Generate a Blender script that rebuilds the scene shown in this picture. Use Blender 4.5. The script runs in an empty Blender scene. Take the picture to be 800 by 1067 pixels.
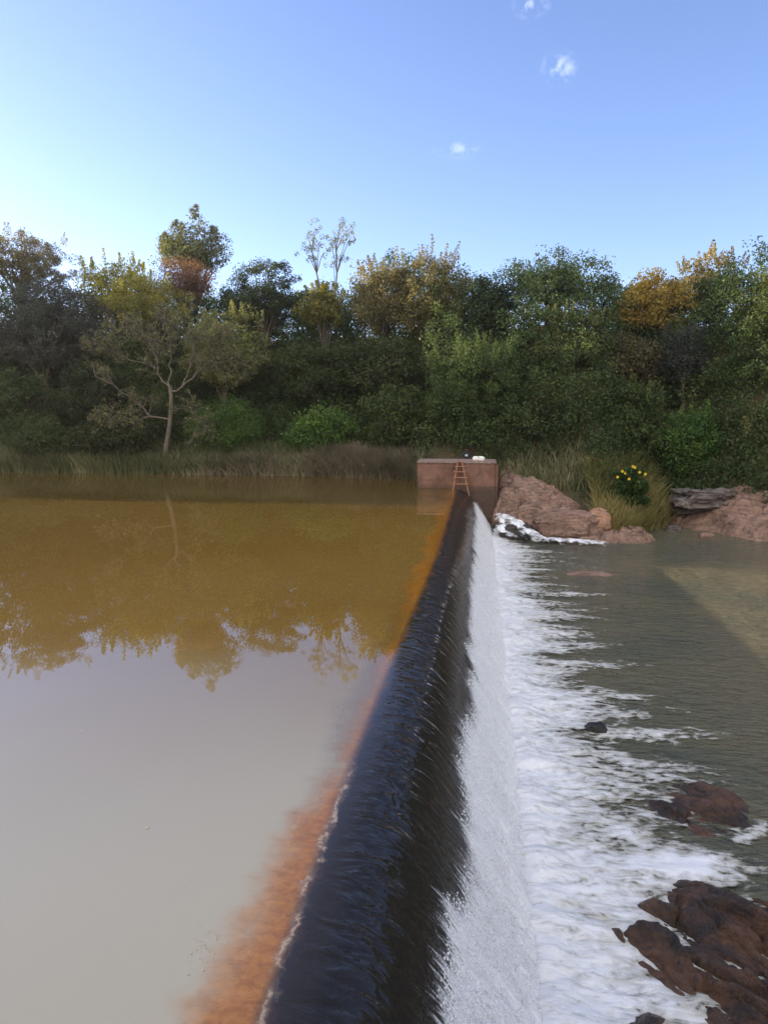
import bpy, bmesh, math, random
import numpy as np
from mathutils import Vector, Matrix

random.seed(7)
RNG = np.random.default_rng(11)
S = bpy.context.scene
COL = S.collection
R = math.radians

# ------------------------------------------------------------------ camera
CAM_H = 4.3
F_PX = 770.0
PITCH = math.atan(108 / F_PX)
YAW = math.atan(100 * math.cos(PITCH) / F_PX)
cam_d = bpy.data.cameras.new('camera')
cam = bpy.data.objects.new('camera', cam_d)
COL.objects.link(cam)
cam.location = (0, 0, CAM_H)
cam.rotation_euler = (R(90) - PITCH, 0, YAW)
cam_d.sensor_fit = 'VERTICAL'
cam_d.sensor_height = 36
cam_d.sensor_width = 27
cam_d.lens = 36 * F_PX / 1067
cam_d.clip_start = 0.05
cam_d.clip_end = 3000
S.camera = cam
_f = np.array([-math.sin(YAW) * math.cos(PITCH), math.cos(YAW) * math.cos(PITCH), -math.sin(PITCH)])
_r = np.array([math.cos(YAW), math.sin(YAW), 0.0])
_u = np.cross(_r, _f)


def ray(px, py):
    return _f + (px - 400) / F_PX * _r + (533.5 - py) / F_PX * _u


def at(px, py, Y):
    """the point of the place seen along a sight line at distance Y up the weir"""
    d = ray(px, py)
    t = Y / d[1]
    return Vector((d[0] * t, Y, CAM_H + d[2] * t))


def on(px, py, z):
    d = ray(px, py)
    t = (z - CAM_H) / d[2]
    return Vector((d[0] * t, d[1] * t, z))


# ------------------------------------------------------------------ noise
def _hash(ix, iy, iz, seed):
    h = (ix * 374761393 + iy * 668265263 + iz * 2147483647 + seed * 974634777) & 0xFFFFFFFF
    h = ((h ^ (h >> 13)) * 1274126177) & 0xFFFFFFFF
    h = ((h ^ (h >> 16)) * 2246822519) & 0xFFFFFFFF
    h = h ^ (h >> 15)
    return (h & 0xFFFFFF) / float(0xFFFFFF)


def vnoise(x, y, z=0.0, seed=0):
    x, y, z = np.broadcast_arrays(np.asarray(x, float), np.asarray(y, float), np.asarray(z, float))
    ix, iy, iz = np.floor(x).astype(np.int64), np.floor(y).astype(np.int64), np.floor(z).astype(np.int64)
    fx, fy, fz = x - ix, y - iy, z - iz
    fx, fy, fz = [f * f * f * (f * (f * 6 - 15) + 10) for f in (fx, fy, fz)]
    o = 0
    for a in (0, 1):
        for b in (0, 1):
            for c in (0, 1):
                w = (fx if a else 1 - fx) * (fy if b else 1 - fy) * (fz if c else 1 - fz)
                o = o + w * _hash(ix + a, iy + b, iz + c, seed)
    return o * 2 - 1


def fbm(x, y, z=0.0, octv=4, seed=0, gain=0.5, lac=2.03):
    s, a, t = 0, 1.0, 0.0
    x, y, z = np.asarray(x, float), np.asarray(y, float), np.asarray(z, float)
    for k in range(octv):
        s = s + a * vnoise(x, y, z, seed + k * 17)
        t += a
        a *= gain
        x, y, z = x * lac + 3.1, y * lac + 7.7, z * lac + 1.3
    return s / t


def ridged(x, y, z=0.0, octv=4, seed=0):
    s, a, t = 0, 1.0, 0.0
    x, y, z = np.asarray(x, float), np.asarray(y, float), np.asarray(z, float)
    for k in range(octv):
        s = s + a * (1 - 2 * np.abs(vnoise(x, y, z, seed + k * 17)))
        t += a
        a *= 0.5
        x, y, z = x * 2.07 + 3.1, y * 2.07 + 7.7, z * 2.07 + 1.3
    return s / t


def sstep(a, b, x):
    t = np.clip((np.asarray(x, float) - a) / (b - a), 0, 1)
    return t * t * (3 - 2 * t)


# ------------------------------------------------------------------ objects
def tag(o, label=None, cat=None, group=None, kind=None):
    if label: o['label'] = label
    if cat: o['category'] = cat
    if group: o['group'] = group
    if kind: o['kind'] = kind
    return o


def link(name, me, mat, parent=None):
    o = bpy.data.objects.new(name, me)
    COL.objects.link(o)
    if mat is not None:
        me.materials.append(mat)
    if parent is not None:
        o.parent = parent
        o.matrix_parent_inverse = Matrix.Translation(parent.location).inverted()
    return o


def mesh_np(name, V, Fq, mat=None, parent=None, smooth=True, attrs=None):
    """V (n,3), Fq (m,k) faces of equal size"""
    V = np.asarray(V, np.float32)
    Fq = np.asarray(Fq, np.int32)
    me = bpy.data.meshes.new(name)
    k = Fq.shape[1]
    me.vertices.add(len(V))
    me.vertices.foreach_set('co', V.ravel())
    me.loops.add(Fq.size)
    me.loops.foreach_set('vertex_index', Fq.ravel())
    me.polygons.add(len(Fq))
    me.polygons.foreach_set('loop_start', np.arange(0, Fq.size, k, dtype=np.int32))
    try:
        me.polygons.foreach_set('loop_total', np.full(len(Fq), k, np.int32))
    except Exception:
        pass
    for nm, arr in (attrs or {}).items():
        a = me.attributes.new(nm, 'FLOAT', 'POINT')
        a.data.foreach_set('value', np.asarray(arr, np.float32))
    me.update(calc_edges=True)
    me.polygons.foreach_set('use_smooth', np.full(len(Fq), smooth))
    me.validate()
    return link(name, me, mat, parent)


def empty(name, loc):
    o = bpy.data.objects.new(name, None)
    o.empty_display_size = 0.3
    COL.objects.link(o)
    o.location = loc
    return o


def grid_faces(nx, ny):
    i = np.arange(nx - 1)[:, None] * ny + np.arange(ny - 1)[None, :]
    i = i.ravel()
    return np.stack([i, i + ny, i + ny + 1, i + 1], 1)


def tubes(paths, sides=6):
    """paths: list of (points (n,3), radii (n)) -> V, F"""
    Vs, Fs, off = [], [], 0
    ang = np.linspace(0, 2 * math.pi, sides, endpoint=False)
    for P, rad in paths:
        P = np.asarray(P, float)
        rad = np.asarray(rad, float)
        T = np.gradient(P, axis=0)
        T /= np.linalg.norm(T, axis=1)[:, None] + 1e-9
        ref = np.array([0.31, 0.87, 0.12])
        A = np.cross(T, ref)
        A /= np.linalg.norm(A, axis=1)[:, None] + 1e-9
        B = np.cross(T, A)
        ring = P[:, None, :] + rad[:, None, None] * (np.cos(ang)[None, :, None] * A[:, None, :] + np.sin(ang)[None, :, None] * B[:, None, :])
        n = len(P)
        Vs.append(ring.reshape(-1, 3))
        a = (np.arange(n - 1)[:, None] * sides + np.arange(sides)[None, :]).ravel()
        b = (np.arange(n - 1)[:, None] * sides + (np.arange(sides)[None, :] + 1) % sides).ravel()
        Fs.append(np.stack([a, b, b + sides, a + sides], 1) + off)
        off += n * sides
    return np.concatenate(Vs), np.concatenate(Fs)


# ------------------------------------------------------------------ materials
class NT:
    def __init__(self, name):
        self.m = bpy.data.materials.new(name)
        self.m.use_nodes = True
        self.t = self.m.node_tree
        self.t.nodes.clear()
        self.out = self.t.nodes.new('ShaderNodeOutputMaterial')

    def n(self, typ, **kw):
        nd = self.t.nodes.new(typ)
        for k, v in kw.items():
            if k.startswith('i_'):
                nd.inputs[k[2:].replace('_', ' ')].default_value = v
            else:
                setattr(nd, k, v)
        return nd

    def l(self, a, b):
        self.t.links.new(a, b)

    def noise(self, scale, detail=4, rough=0.55, vec=None, dist=0.0):
        nd = self.n('ShaderNodeTexNoise')
        nd.inputs['Scale'].default_value = scale
        nd.inputs['Detail'].default_value = detail
        nd.inputs['Roughness'].default_value = rough
        nd.inputs['Distortion'].default_value = dist
        if vec is not None: self.l(vec, nd.inputs['Vector'])
        return nd.outputs['Fac']

    def pos(self, scale=(1, 1, 1), rot=(0, 0, 0)):
        g = self.n('ShaderNodeNewGeometry')
        mp = self.n('ShaderNodeMapping')
        mp.inputs['Scale'].default_value = scale
        mp.inputs['Rotation'].default_value = rot
        self.l(g.outputs['Position'], mp.inputs['Vector'])
        return mp.outputs['Vector']

    def xyz(self):
        g = self.n('ShaderNodeNewGeometry')
        s = self.n('ShaderNodeSeparateXYZ')
        self.l(g.outputs['Position'], s.inputs[0])
        return s.outputs

    def math(self, op, a, b=0.0, c=None, clamp=False):
        nd = self.n('ShaderNodeMath', operation=op, use_clamp=clamp)
        for i, v in enumerate((a, b, c)):
            if v is None: continue
            if isinstance(v, (int, float)): nd.inputs[i].default_value = v
            else: self.l(v, nd.inputs[i])
        return nd.outputs[0]

    def rng(self, v, a, b, c=0.0, d=1.0, smooth=True):
        nd = self.n('ShaderNodeMapRange')
        if smooth: nd.interpolation_type = 'SMOOTHSTEP'
        nd.inputs['From Min'].default_value = a
        nd.inputs['From Max'].default_value = b
        nd.inputs['To Min'].default_value = c
        nd.inputs['To Max'].default_value = d
        self.l(v, nd.inputs['Value'])
        return nd.outputs[0]

    def mix(self, fac, a, b):
        nd = self.n('ShaderNodeMix', data_type='RGBA')
        for sock, v in ((nd.inputs[0], fac), (nd.inputs[6], a), (nd.inputs[7], b)):
            if isinstance(v, (int, float)): sock.default_value = v
            elif isinstance(v, tuple): sock.default_value = (*v, 1) if len(v) == 3 else v
            else: self.l(v, sock)
        return nd.outputs[2]

    def ramp(self, v, stops):
        nd = self.n('ShaderNodeValToRGB')
        cr = nd.color_ramp
        while len(cr.elements) < len(stops): cr.elements.new(0.5)
        for e, (p, c) in zip(cr.elements, stops):
            e.position = p
            e.color = (*c, 1)
        self.l(v, nd.inputs[0])
        return nd.outputs[0]

    def bump(self, h, strength, dist, normal=None):
        nd = self.n('ShaderNodeBump')
        nd.inputs['Strength'].default_value = strength
        nd.inputs['Distance'].default_value = dist
        self.l(h, nd.inputs['Height'])
        if normal is not None: self.l(normal, nd.inputs['Normal'])
        return nd.outputs[0]

    def principled(self, col, rough=0.6, spec=0.5, normal=None, alpha=None):
        p = self.n('ShaderNodeBsdfPrincipled')
        for key, v in (('Base Color', col), ('Roughness', rough), ('Specular IOR Level', spec)):
            if isinstance(v, (int, float)): p.inputs[key].default_value = v
            elif isinstance(v, tuple): p.inputs[key].default_value = (*v, 1)
            else: self.l(v, p.inputs[key])
        if normal is not None: self.l(normal, p.inputs['Normal'])
        if alpha is not None: self.l(alpha, p.inputs['Alpha'])
        return p.outputs[0]

    def mixs(self, fac, a, b):
        nd = self.n('ShaderNodeMixShader')
        if isinstance(fac, (int, float)): nd.inputs[0].default_value = fac
        else: self.l(fac, nd.inputs[0])
        self.l(a, nd.inputs[1])
        self.l(b, nd.inputs[2])
        return nd.outputs[0]

    def done(self, s, disp=None):
        self.l(s, self.out.inputs['Surface'])
        return self.m


def leaf_mat(name, dark, mid, light, transl=0.35):
    g = {'yellow': 1.8, 'orange': 1.8, 'russet': 1.15, 'brown': 2.0, 'pale': 1.5, 'olive': 2.1}.get(name.split('_')[1], 1.05)  # extra gain on these leaf colours stands in for stronger sunlight
    h_ = (1.18, 1.0, .85) if name.split('_')[1] in ('dark', 'mid', 'fresh') else (1, 1, 1)
    dark, mid, light = [tuple(min(.5, v * k * g * q) for v, q in zip(c, h_)) for c, k in ((dark, .9), (mid, 1.0), (light, 1.2))]
    t = NT(name)
    a = t.n('ShaderNodeAttribute', attribute_name='tint')
    col = t.ramp(a.outputs['Fac'], [(0.0, dark), (0.5, mid), (1.0, light)])
    nz = t.noise(0.55, 2, vec=t.pos())
    col2 = t.mix(t.rng(nz, 0.4, 0.7, 0, 0.35), col, dark)
    oi = t.n('ShaderNodeObjectInfo')
    vr = t.n('ShaderNodeHueSaturation')
    t.l(t.math('MULTIPLY_ADD', oi.outputs['Random'], .024, .488), vr.inputs['Hue'])
    t.l(t.math('MULTIPLY_ADD', t.math('FRACT', t.math('MULTIPLY', oi.outputs['Random'], 7.3)), .45, .80), vr.inputs['Value'])
    t.l(col2, vr.inputs['Color'])
    col2 = vr.outputs[0]
    p = t.principled(col2, 0.5, 0.28)
    tr = t.n('ShaderNodeBsdfTranslucent')
    hs = t.n('ShaderNodeHueSaturation')
    hs.inputs['Saturation'].default_value = 1.15
    hs.inputs['Value'].default_value = 1.5
    t.l(col2, hs.inputs['Color'])
    t.l(hs.outputs[0], tr.inputs['Color'])
    return t.done(t.mixs(transl, p, tr.outputs[0]))


def bark_mat(name, c1, c2):
    t = NT(name)
    nz = t.noise(3, 5, 0.65, vec=t.pos((3, 3, 0.8)))
    return t.done(t.principled(t.mix(t.rng(nz, 0.3, 0.7), c1, c2), 0.85, 0.2, t.bump(nz, 0.6, 0.03)))


LM = {
    'dark':   leaf_mat('leaf_dark_green', (.016, .028, .014), (.034, .055, .026), (.070, .098, .038)),
    'green':  leaf_mat('leaf_mid_green', (.020, .040, .018), (.042, .076, .030), (.090, .130, .045)),
    'fresh':  leaf_mat('leaf_fresh_green', (.022, .058, .020), (.050, .115, .032), (.150, .230, .050)),
    'olive':  leaf_mat('leaf_olive', (.030, .036, .016), (.062, .070, .028), (.130, .125, .045)),
    'grey':   leaf_mat('leaf_grey_green', (.030, .036, .032), (.058, .066, .054), (.105, .110, .085)),
    'yellow': leaf_mat('leaf_yellow_green', (.060, .065, .016), (.130, .125, .030), (.260, .220, .050), .42),
    'orange': leaf_mat('leaf_orange_brown', (.080, .052, .016), (.180, .110, .030), (.290, .185, .055), .42),
    'russet': leaf_mat('leaf_russet', (.085, .050, .030), (.170, .095, .055), (.270, .170, .090), .4),
    'brown':  leaf_mat('leaf_brown_olive', (.030, .030, .014), (.062, .056, .026), (.150, .122, .050)),
    'pale':   leaf_mat('leaf_pale', (.080, .090, .045), (.130, .140, .070), (.210, .210, .110)),
}
BARK = bark_mat('bark_grey_brown', (.055, .042, .032), (.13, .105, .08))
BARK_PALE = bark_mat('bark_pale', (.12, .10, .08), (.26, .23, .19))
BARK_RED = bark_mat('bark_reddish', (.10, .062, .040), (.23, .145, .095))

# ------------------------------------------------------------------ terrain
LOW = -2.3


def shore_y(x):
    return np.interp(x, [-200, -62, -43, -38, -33, -28, -12, -5, -3.6, -3.3, 1.0, 1.6, 7, 8.5, 10, 11.5, 13.2, 16, 30, 60, 200],
                     [37, 36, 36.5, 42, 45.8, 46.6, 46.2, 45.6, 45.0, 40.6, 40.6, 39.6, 38.4, 40.2, 42.4, 43.0, 41.6, 38.6, 33, 20, -40])


def terrain_z(x, y):
    x, y = np.asarray(x, float), np.asarray(y, float)
    d = y - shore_y(x)
    left = sstep(1.5, -2.5, x)
    base = 0.42 * left + (1 - left) * (-2.1)
    hill_l = np.interp(d, [-200, -3, -0.7, 0, 1.2, 2.6, 6, 10, 15, 25, 60, 300], [-3.3, -2.6, -1.2, -.45, .0, .5, 2.8, 5.8, 8.8, 10.5, 11.5, 12])
    hill_r = np.interp(d, [-200, -3, -0.7, 0, 1.2, 4, 7, 11, 16, 26, 60, 300], [-1.6, -1.2, -.7, -.35, .3, 2.0, 4.6, 8.0, 11.2, 13.0, 14.0, 14.5])
    z = base + hill_l * left + hill_r * (1 - left)
    z = z + 0.22 * fbm(x * .25, y * .25, 0, 3, 5) * sstep(-1, 4, d)
    # the near bank the photographer stands on
    nb = sstep(4.2, -1.5, y) * sstep(-60, -50, x) * sstep(60, 50, x)
    z = z * (1 - nb) + (2.6 + .1 * fbm(x * .4, y * .4, 0, 3, 9)) * nb
    # level earth behind the concrete block
    k = sstep(1.2, 0.2, np.abs(x + 1.0) - 1.4) * sstep(1.5, 0.6, np.abs(y - 43.3) - 0.4)
    z = z * (1 - k) + 1.17 * k
    return z


def build_ground():
    xs = np.concatenate([np.linspace(-170, -60, 12), np.linspace(-56, 56, 150), np.linspace(60, 170, 12)])
    ys = np.concatenate([np.linspace(-120, -22, 8), np.linspace(-20, 36, 50), np.linspace(36.4, 60, 70), np.linspace(61, 110, 40), np.linspace(115, 160, 6)])
    X, Y = np.meshgrid(xs, ys, indexing='ij')
    Z = terrain_z(X, Y)
    t = NT('earth')
    nz = t.noise(.6, 6, .6, vec=t.pos())
    n2 = t.noise(9, 4, .6, vec=t.pos())
    c = t.mix(t.rng(nz, .35, .65), (.075, .050, .030), (.045, .050, .022))
    c = t.mix(t.rng(n2, .4, .7, 0, .6), c, (.12, .085, .055))
    m = t.done(t.principled(c, .9, .2, t.bump(n2, .6, .08)))
    o = mesh_np('ground', np.stack([X, Y, Z], -1).reshape(-1, 3), grid_faces(len(xs), len(ys)), m)
    tag(o, kind='structure')


build_ground()

# ------------------------------------------------------------------ weir, upper water, falling water
_px = np.array([-1.5, -1.2, -.95, -.7, -.45, -.2, .2, .8, 1.2])
_th = np.radians([0, 8, 19, 34, 47, 55, 60, 60, 60])
_xx = np.linspace(-1.5, 1.2, 541)
_zz = np.concatenate([[0], -np.cumsum(np.tan(np.interp((_xx[1:] + _xx[:-1]) / 2, _px, _th)) * np.diff(_xx))])
_ss = np.concatenate([[0], np.cumsum(np.hypot(np.diff(_xx), np.diff(_zz)))])


def prof_z(x):
    return np.interp(x, _xx, _zz)


WEIR_END = 39.95


def build_weir():
    xs = np.concatenate([[-5.5, -4.2, -3.4, -2.9, -2.5, -2.2, -1.95, -1.75, -1.62, -1.53], np.linspace(-1.45, .86, 50), [.9, .9]])
    zs = np.concatenate([[-3.4, -1.5, -.72, -.48, -.34, -.25, -.19, -.15, -.13, -.11], prof_z(np.linspace(-1.45, .86, 50)) - .075, [-3.0, -3.8]])
    ys = np.concatenate([np.linspace(-1.5, 12, 120), np.linspace(12.2, WEIR_END, 90)])
    X, Y = np.meshgrid(xs, ys, indexing='ij')
    Z = np.repeat(zs[:, None], len(ys), 1)
    k = sstep(-5.0, -3, X) * sstep(-1.2, -1.9, X)
    Z = Z + .05 * k * fbm(X * 1.6, Y * 1.6, 0, 3, 3)
    edge = np.exp(-((X + 1.5) / .12) ** 2)
    Z = Z + edge * .035 * fbm(X * 2, Y * 2.5, 0, 3, 8)
    t = NT('weir_concrete')
    x, y, z = t.xyz()
    wob = t.noise(1.3, 4, .6, vec=t.pos())
    xw = t.math('ADD', x, t.math('MULTIPLY', t.math('SUBTRACT', wob, .5), .42))
    fine = t.noise(14, 5, .65, vec=t.pos())
    fine2 = t.noise(45, 3, .6, vec=t.pos())
    orange = t.mix(t.rng(fine, .35, .68), (.42, .115, .022), (.62, .24, .07))
    orange = t.mix(t.rng(t.noise(5, 4, .7, vec=t.pos((1, .5, 1)), dist=.6), .55, .72, 0, .7), orange, (.10, .055, .03))
    black = t.mix(t.rng(fine, .4, .75), (.010, .010, .009), (.030, .027, .022))
    xo = t.math('SUBTRACT', xw, t.rng(y, 7, 24, 0, .30))
    c = t.mix(t.rng(xo, -1.56, -1.40), orange, black)
    # pale broken lip near the viewer end
    w2 = t.noise(2.2, 5, .7, vec=t.pos((1, 1, 1)))
    xl = t.math('ADD', x, t.math('MULTIPLY', t.math('SUBTRACT', w2, .5), .38))
    band = t.math('MULTIPLY', t.rng(xl, -1.56, -1.51), t.rng(xl, -1.47, -1.43, 1, 0))
    band = t.math('MULTIPLY', band, t.rng(y, 8.0, 9.5, 1, 0))
    band = t.math('MULTIPLY', band, t.rng(t.noise(6, 4, .7, vec=t.pos()), .38, .58))
    c = t.mix(band, c, (.52, .43, .33))
    m = t.done(t.principled(c, .75, .3, t.bump(fine, .8, .03)))
    o = mesh_np('weir', np.stack([X, Y, Z], -1).reshape(-1, 3), grid_faces(len(xs), len(ys))[:, ::-1], m)
    tag(o, 'dark algae stained concrete weir with an orange silted lip, crossing the river', 'weir')


build_weir()


def build_upper_water():
    xs = np.concatenate([np.linspace(-165, -30, 12), np.linspace(-28, -3, 18), np.linspace(-2.8, -1.6, 10), np.linspace(-1.5, .86, 60)])
    ys = np.concatenate([np.linspace(-1.4, 12, 70), np.linspace(12.5, WEIR_END, 40)])
    X, Y = np.meshgrid(xs, ys, indexing='ij')
    Z = np.where(X <= -1.5, 0, prof_z(X))
    Z = Z + np.where(X > -1.4, 1, 0) * sstep(-1.4, -.4, X) * .006 * fbm(X * 3, Y * 7, 0, 2, 21)
    V1 = np.stack([X, Y, Z], -1).reshape(-1, 3)
    F1 = grid_faces(len(xs), len(ys))
    # behind the weir line, on to the far left bank
    xs2 = np.concatenate([np.linspace(-165, -30, 12), np.linspace(-28, -3.3, 18)])
    ys2 = np.linspace(WEIR_END, 62, 12)
    X2, Y2 = np.meshgrid(xs2, ys2, indexing='ij')
    V2 = np.stack([X2, Y2, X2 * 0], -1).reshape(-1, 3)
    F2 = grid_faces(len(xs2), len(ys2)) + len(V1)

    t = NT('upper_water')
    x, y, z = t.xyz()
    wob = t.noise(.55, 4, .6, vec=t.pos())
    fine = t.noise(3.5, 4, .65, vec=t.pos())
    xw = t.math('ADD', x, t.math('MULTIPLY', t.math('SUBTRACT', wob, .5), 1.1))
    xw = t.math('ADD', xw, t.math('MULTIPLY', t.math('SUBTRACT', fine, .5), .35))
    shift = t.rng(y, 7, 24, 0, .30)
    xs_ = t.math('SUBTRACT', xw, shift)
    turbid = t.rng(xs_, -2.1, -1.55, 1.0, .6)
    turbid = t.math('MULTIPLY', turbid, t.rng(t.math('SUBTRACT', x, shift), -1.60, -1.40, 1.0, .42))
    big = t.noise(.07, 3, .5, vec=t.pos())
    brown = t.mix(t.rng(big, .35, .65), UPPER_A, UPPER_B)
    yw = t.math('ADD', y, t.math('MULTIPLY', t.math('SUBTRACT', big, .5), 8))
    brown = t.mix(t.rng(yw, 4.5, 13.5, 1, 0), brown, UPPER_SKY)  # body colour paled to grey near the viewer, painting in sky reflection
    mott = t.noise(7, 5, .7, vec=t.pos((1, 1.6, 1)), dist=.4)
    silt = t.mix(t.rng(mott, .36, .62), (.235, .100, .014), (.330, .152, .026))
    mid = t.math('MULTIPLY', t.rng(y, 6.5, 9.5, 0, .28), t.rng(y, 13, 20, 1, 0))
    brown = t.mix(t.rng(t.math('SUBTRACT', xs_, mid), -2.10, -1.60, 0, 1), brown, silt)
    brown = t.mix(t.rng(t.math('SUBTRACT', x, shift), -1.56, -1.42, 0, 1), brown, (.058, .048, .040))
    w2 = t.noise(2.2, 5, .7, vec=t.pos())
    xl = t.math('ADD', x, t.math('MULTIPLY', t.math('SUBTRACT', w2, .5), .42))
    lip = t.math('MULTIPLY', t.rng(xl, -1.54, -1.48), t.rng(xl, -1.47, -1.41, 1, 0))
    lip = t.math('MULTIPLY', lip, t.rng(y, 7.5, 9.5, 1, 0))
    lip = t.math('MULTIPLY', lip, t.rng(t.noise(5, 4, .7, vec=t.pos()), .40, .58))
    brown = t.mix(t.math('MULTIPLY', lip, .8), brown, (.33, .27, .21))
    lip = t.math('MULTIPLY', lip, .7)
    turbid = t.math('MAXIMUM', turbid, lip)
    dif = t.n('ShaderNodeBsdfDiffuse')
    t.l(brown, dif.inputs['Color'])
    tra = t.n('ShaderNodeBsdfTransparent')
    tra.inputs['Color'].default_value = (.96, .94, .90, 1)
    body = t.mixs(turbid, tra.outputs[0], dif.outputs[0])
    # calm pool ripples, then long streaks down the slope of the crest
    calm = t.noise(1.1, 2, .4, vec=t.pos((1, 1, 1)))
    st = t.noise(1.0, 2, .45, vec=t.pos((2.3, 4.6, 2.3)), dist=1.1)
    st2 = t.noise(1.0, 3, .6, vec=t.pos((7, 26, 7)), dist=.4)
    st3 = t.noise(38, 2, .6, vec=t.pos())
    amt = t.math('MULTIPLY', t.rng(x, -1.45, -.9, 0, 1), t.rng(x, -.8, -.4, 1, .18))
    amt3 = t.rng(x, -.75, -.3, 0, 1)
    h = t.math('MULTIPLY', calm, .03)
    h = t.math('MULTIPLY_ADD', t.math('MULTIPLY', st, amt), 2.8, h)
    h = t.math('MULTIPLY_ADD', t.math('MULTIPLY', st3, amt3), .28, h)
    nb = t.bump(h, 1.0, .020)
    gl = t.n('ShaderNodeBsdfGlossy')
    gl.inputs['Roughness'].default_value = .012
    t.l(nb, gl.inputs['Normal'])
    fr = t.n('ShaderNodeFresnel')
    t.l(t.rng(x, -1.6, -1.25, 1.85, 1.42), fr.inputs['IOR'])
    t.l(nb, fr.inputs['Normal'])
    m = t.done(t.mixs(fr.outputs[0], body, gl.outputs[0]))
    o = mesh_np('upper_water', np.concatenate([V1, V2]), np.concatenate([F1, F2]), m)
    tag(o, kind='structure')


UPPER_A, UPPER_B, UPPER_SKY = (.114, .074, .020), (.132, .087, .025), (.222, .220, .182)
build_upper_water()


def soft_white(sock):
    n = sock.node
    n.inputs['Subsurface Weight'].default_value = .35
    n.inputs['Subsurface Radius'].default_value = (.9, .95, 1.0)
    n.inputs['Subsurface Scale'].default_value = .06


def break_x(y):
    """where the sheet of water breaks white"""
    b = -.20 + .17 * fbm(y * .8, 1.5, 0, 3, 31) + .06 * fbm(y * 4.5, 2.5, 0, 3, 32)
    tong = np.clip(vnoise(y * 1.1, 9.2, 0, 33) - .25, 0, 1)
    return b + .22 * tong


def build_fall():
    s0, s1 = np.interp(-.50, _xx, _ss), np.interp(.98, _xx, _ss)
    ss = np.linspace(s0, s1, 110)
    xs = np.interp(ss, _ss, _xx)
    ys = 3.0 * np.exp(np.linspace(0, math.log(WEIR_END / 3.0), 1000))
    X, Y = np.meshgrid(xs, ys, indexing='ij')
    sg = np.repeat(ss[:, None], len(ys), 1)
    th = np.interp(X, _px, _th)
    bx = break_x(Y)
    grow = np.clip((X - bx) / .7, 0, 1)
    lump = fbm(sg * 3.0, Y * 12, 0, 4, 41) * .035 + ridged(sg * 9, Y * 16, 0, 3, 42) * .018 + fbm(sg * 1.2, Y * 2.2, 0, 2, 43) * .05
    off = .010 + grow * (.05 + lump) + .012 * np.clip(1 - np.abs(X - bx) / .1, 0, 1)
    X2 = X + np.sin(th) * off
    Z2 = prof_z(X) + np.cos(th) * off
    mask = (X - bx)
    V = np.stack([X2, Y, Z2], -1).reshape(-1, 3)
    F = grid_faces(len(xs), len(ys))
    keep = (mask.reshape(-1)[F] > -.12).any(1)
    F = F[keep]
    # beads of spray lying on the broken sheet
    nb = 36000
    by = 4.5 * np.exp(RNG.random(nb) * math.log(WEIR_END / 4.5))
    bxx = break_x(by) + RNG.random(nb) ** .8 * (.92 - break_x(by)) - .03
    thb = np.interp(bxx, _px, _th)
    o_ = .03 + RNG.random(nb) * .085
    C = np.stack([bxx + np.sin(thb) * o_, by, prof_z(bxx) + np.cos(thb) * o_], 1)
    rad = .0045 + .010 * RNG.random(nb) ** 2
    octa = np.array([[1, 0, 0], [-1, 0, 0], [0, 1, 0], [0, -1, 0], [0, 0, 1.6], [0, 0, -1.6]])
    BV = (C[:, None, :] + rad[:, None, None] * octa[None]).reshape(-1, 3)
    tri = np.array([[0, 2, 4, 4], [2, 1, 4, 4], [1, 3, 4, 4], [3, 0, 4, 4], [2, 0, 5, 5], [1, 2, 5, 5], [3, 1, 5, 5], [0, 3, 5, 5]])
    t = NT('falling_water')
    at_ = t.n('ShaderNodeAttribute', attribute_name='broken')
    grain = t.noise(60, 3, .7, vec=t.pos((1, 1, .6)))
    streak = t.noise(1.0, 4, .65, vec=t.pos((3, 30, 2.2)))
    edge = t.math('ADD', at_.outputs['Fac'], t.math('MULTIPLY', t.math('SUBTRACT', streak, .5), .60))
    edge = t.math('ADD', edge, t.math('MULTIPLY', t.math('SUBTRACT', grain, .5), .30))
    alpha = t.rng(edge, -.05, .15)
    hole = t.math('ADD', t.math('MULTIPLY', streak, .25), t.math('MULTIPLY', grain, .75))
    thin = t.rng(hole, .34, .43, .9, 1.0)
    alpha = t.math('MULTIPLY', alpha, thin)
    col = t.mix(t.rng(hole, .40, .56), (.82, .82, .82), (.97, .97, .97))
    bands = t.noise(1.0, 4, .6, vec=t.pos((1.0, 10, .8)), dist=.3)
    col = t.mix(t.rng(bands, .42, .62, .25, 0), col, (.62, .63, .65))
    s = t.principled(col, .35, .5, t.bump(t.math('ADD', grain, t.math('MULTIPLY', streak, .5)), .55, .02), alpha)
    soft_white(s)
    m = t.done(s)
    me_attr = np.concatenate([mask.reshape(-1), np.full(len(BV), 1.0)])
    Fb = (tri[None] + (np.arange(nb) * 6)[:, None, None]).reshape(-1, 4) + len(V)
    # beads as triangles: separate ngon sizes are avoided by building two meshes and joining in numpy as tris
    FT = np.concatenate([F[:, [0, 1, 2]], F[:, [0, 2, 3]], Fb[:, :3]])
    o = mesh_np('falling_water', np.concatenate([V, BV]), FT, m, attrs={'broken': me_attr})
    tag(o, kind='structure')


build_fall()

# ------------------------------------------------------------------ lower pool and foam
ROCKS_NEAR = []       # (x, y, rx, ry) places where foam parts


def low_wave(x, y):
    near = np.exp(-np.clip(x - .8, 0, 99) / 2.2)
    w = .018 * fbm(x * 1.2, y * 2.0, 0, 4, 51) + .010 * fbm(x * 5, y * 7, 0, 2, 52)
    w = w + near * (.09 * fbm(x * 1.1, y * 1.5, 0, 3, 53) + .03 * ridged(x * 2.5, y * 3.4, 0, 3, 54))
    return LOW + w


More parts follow.
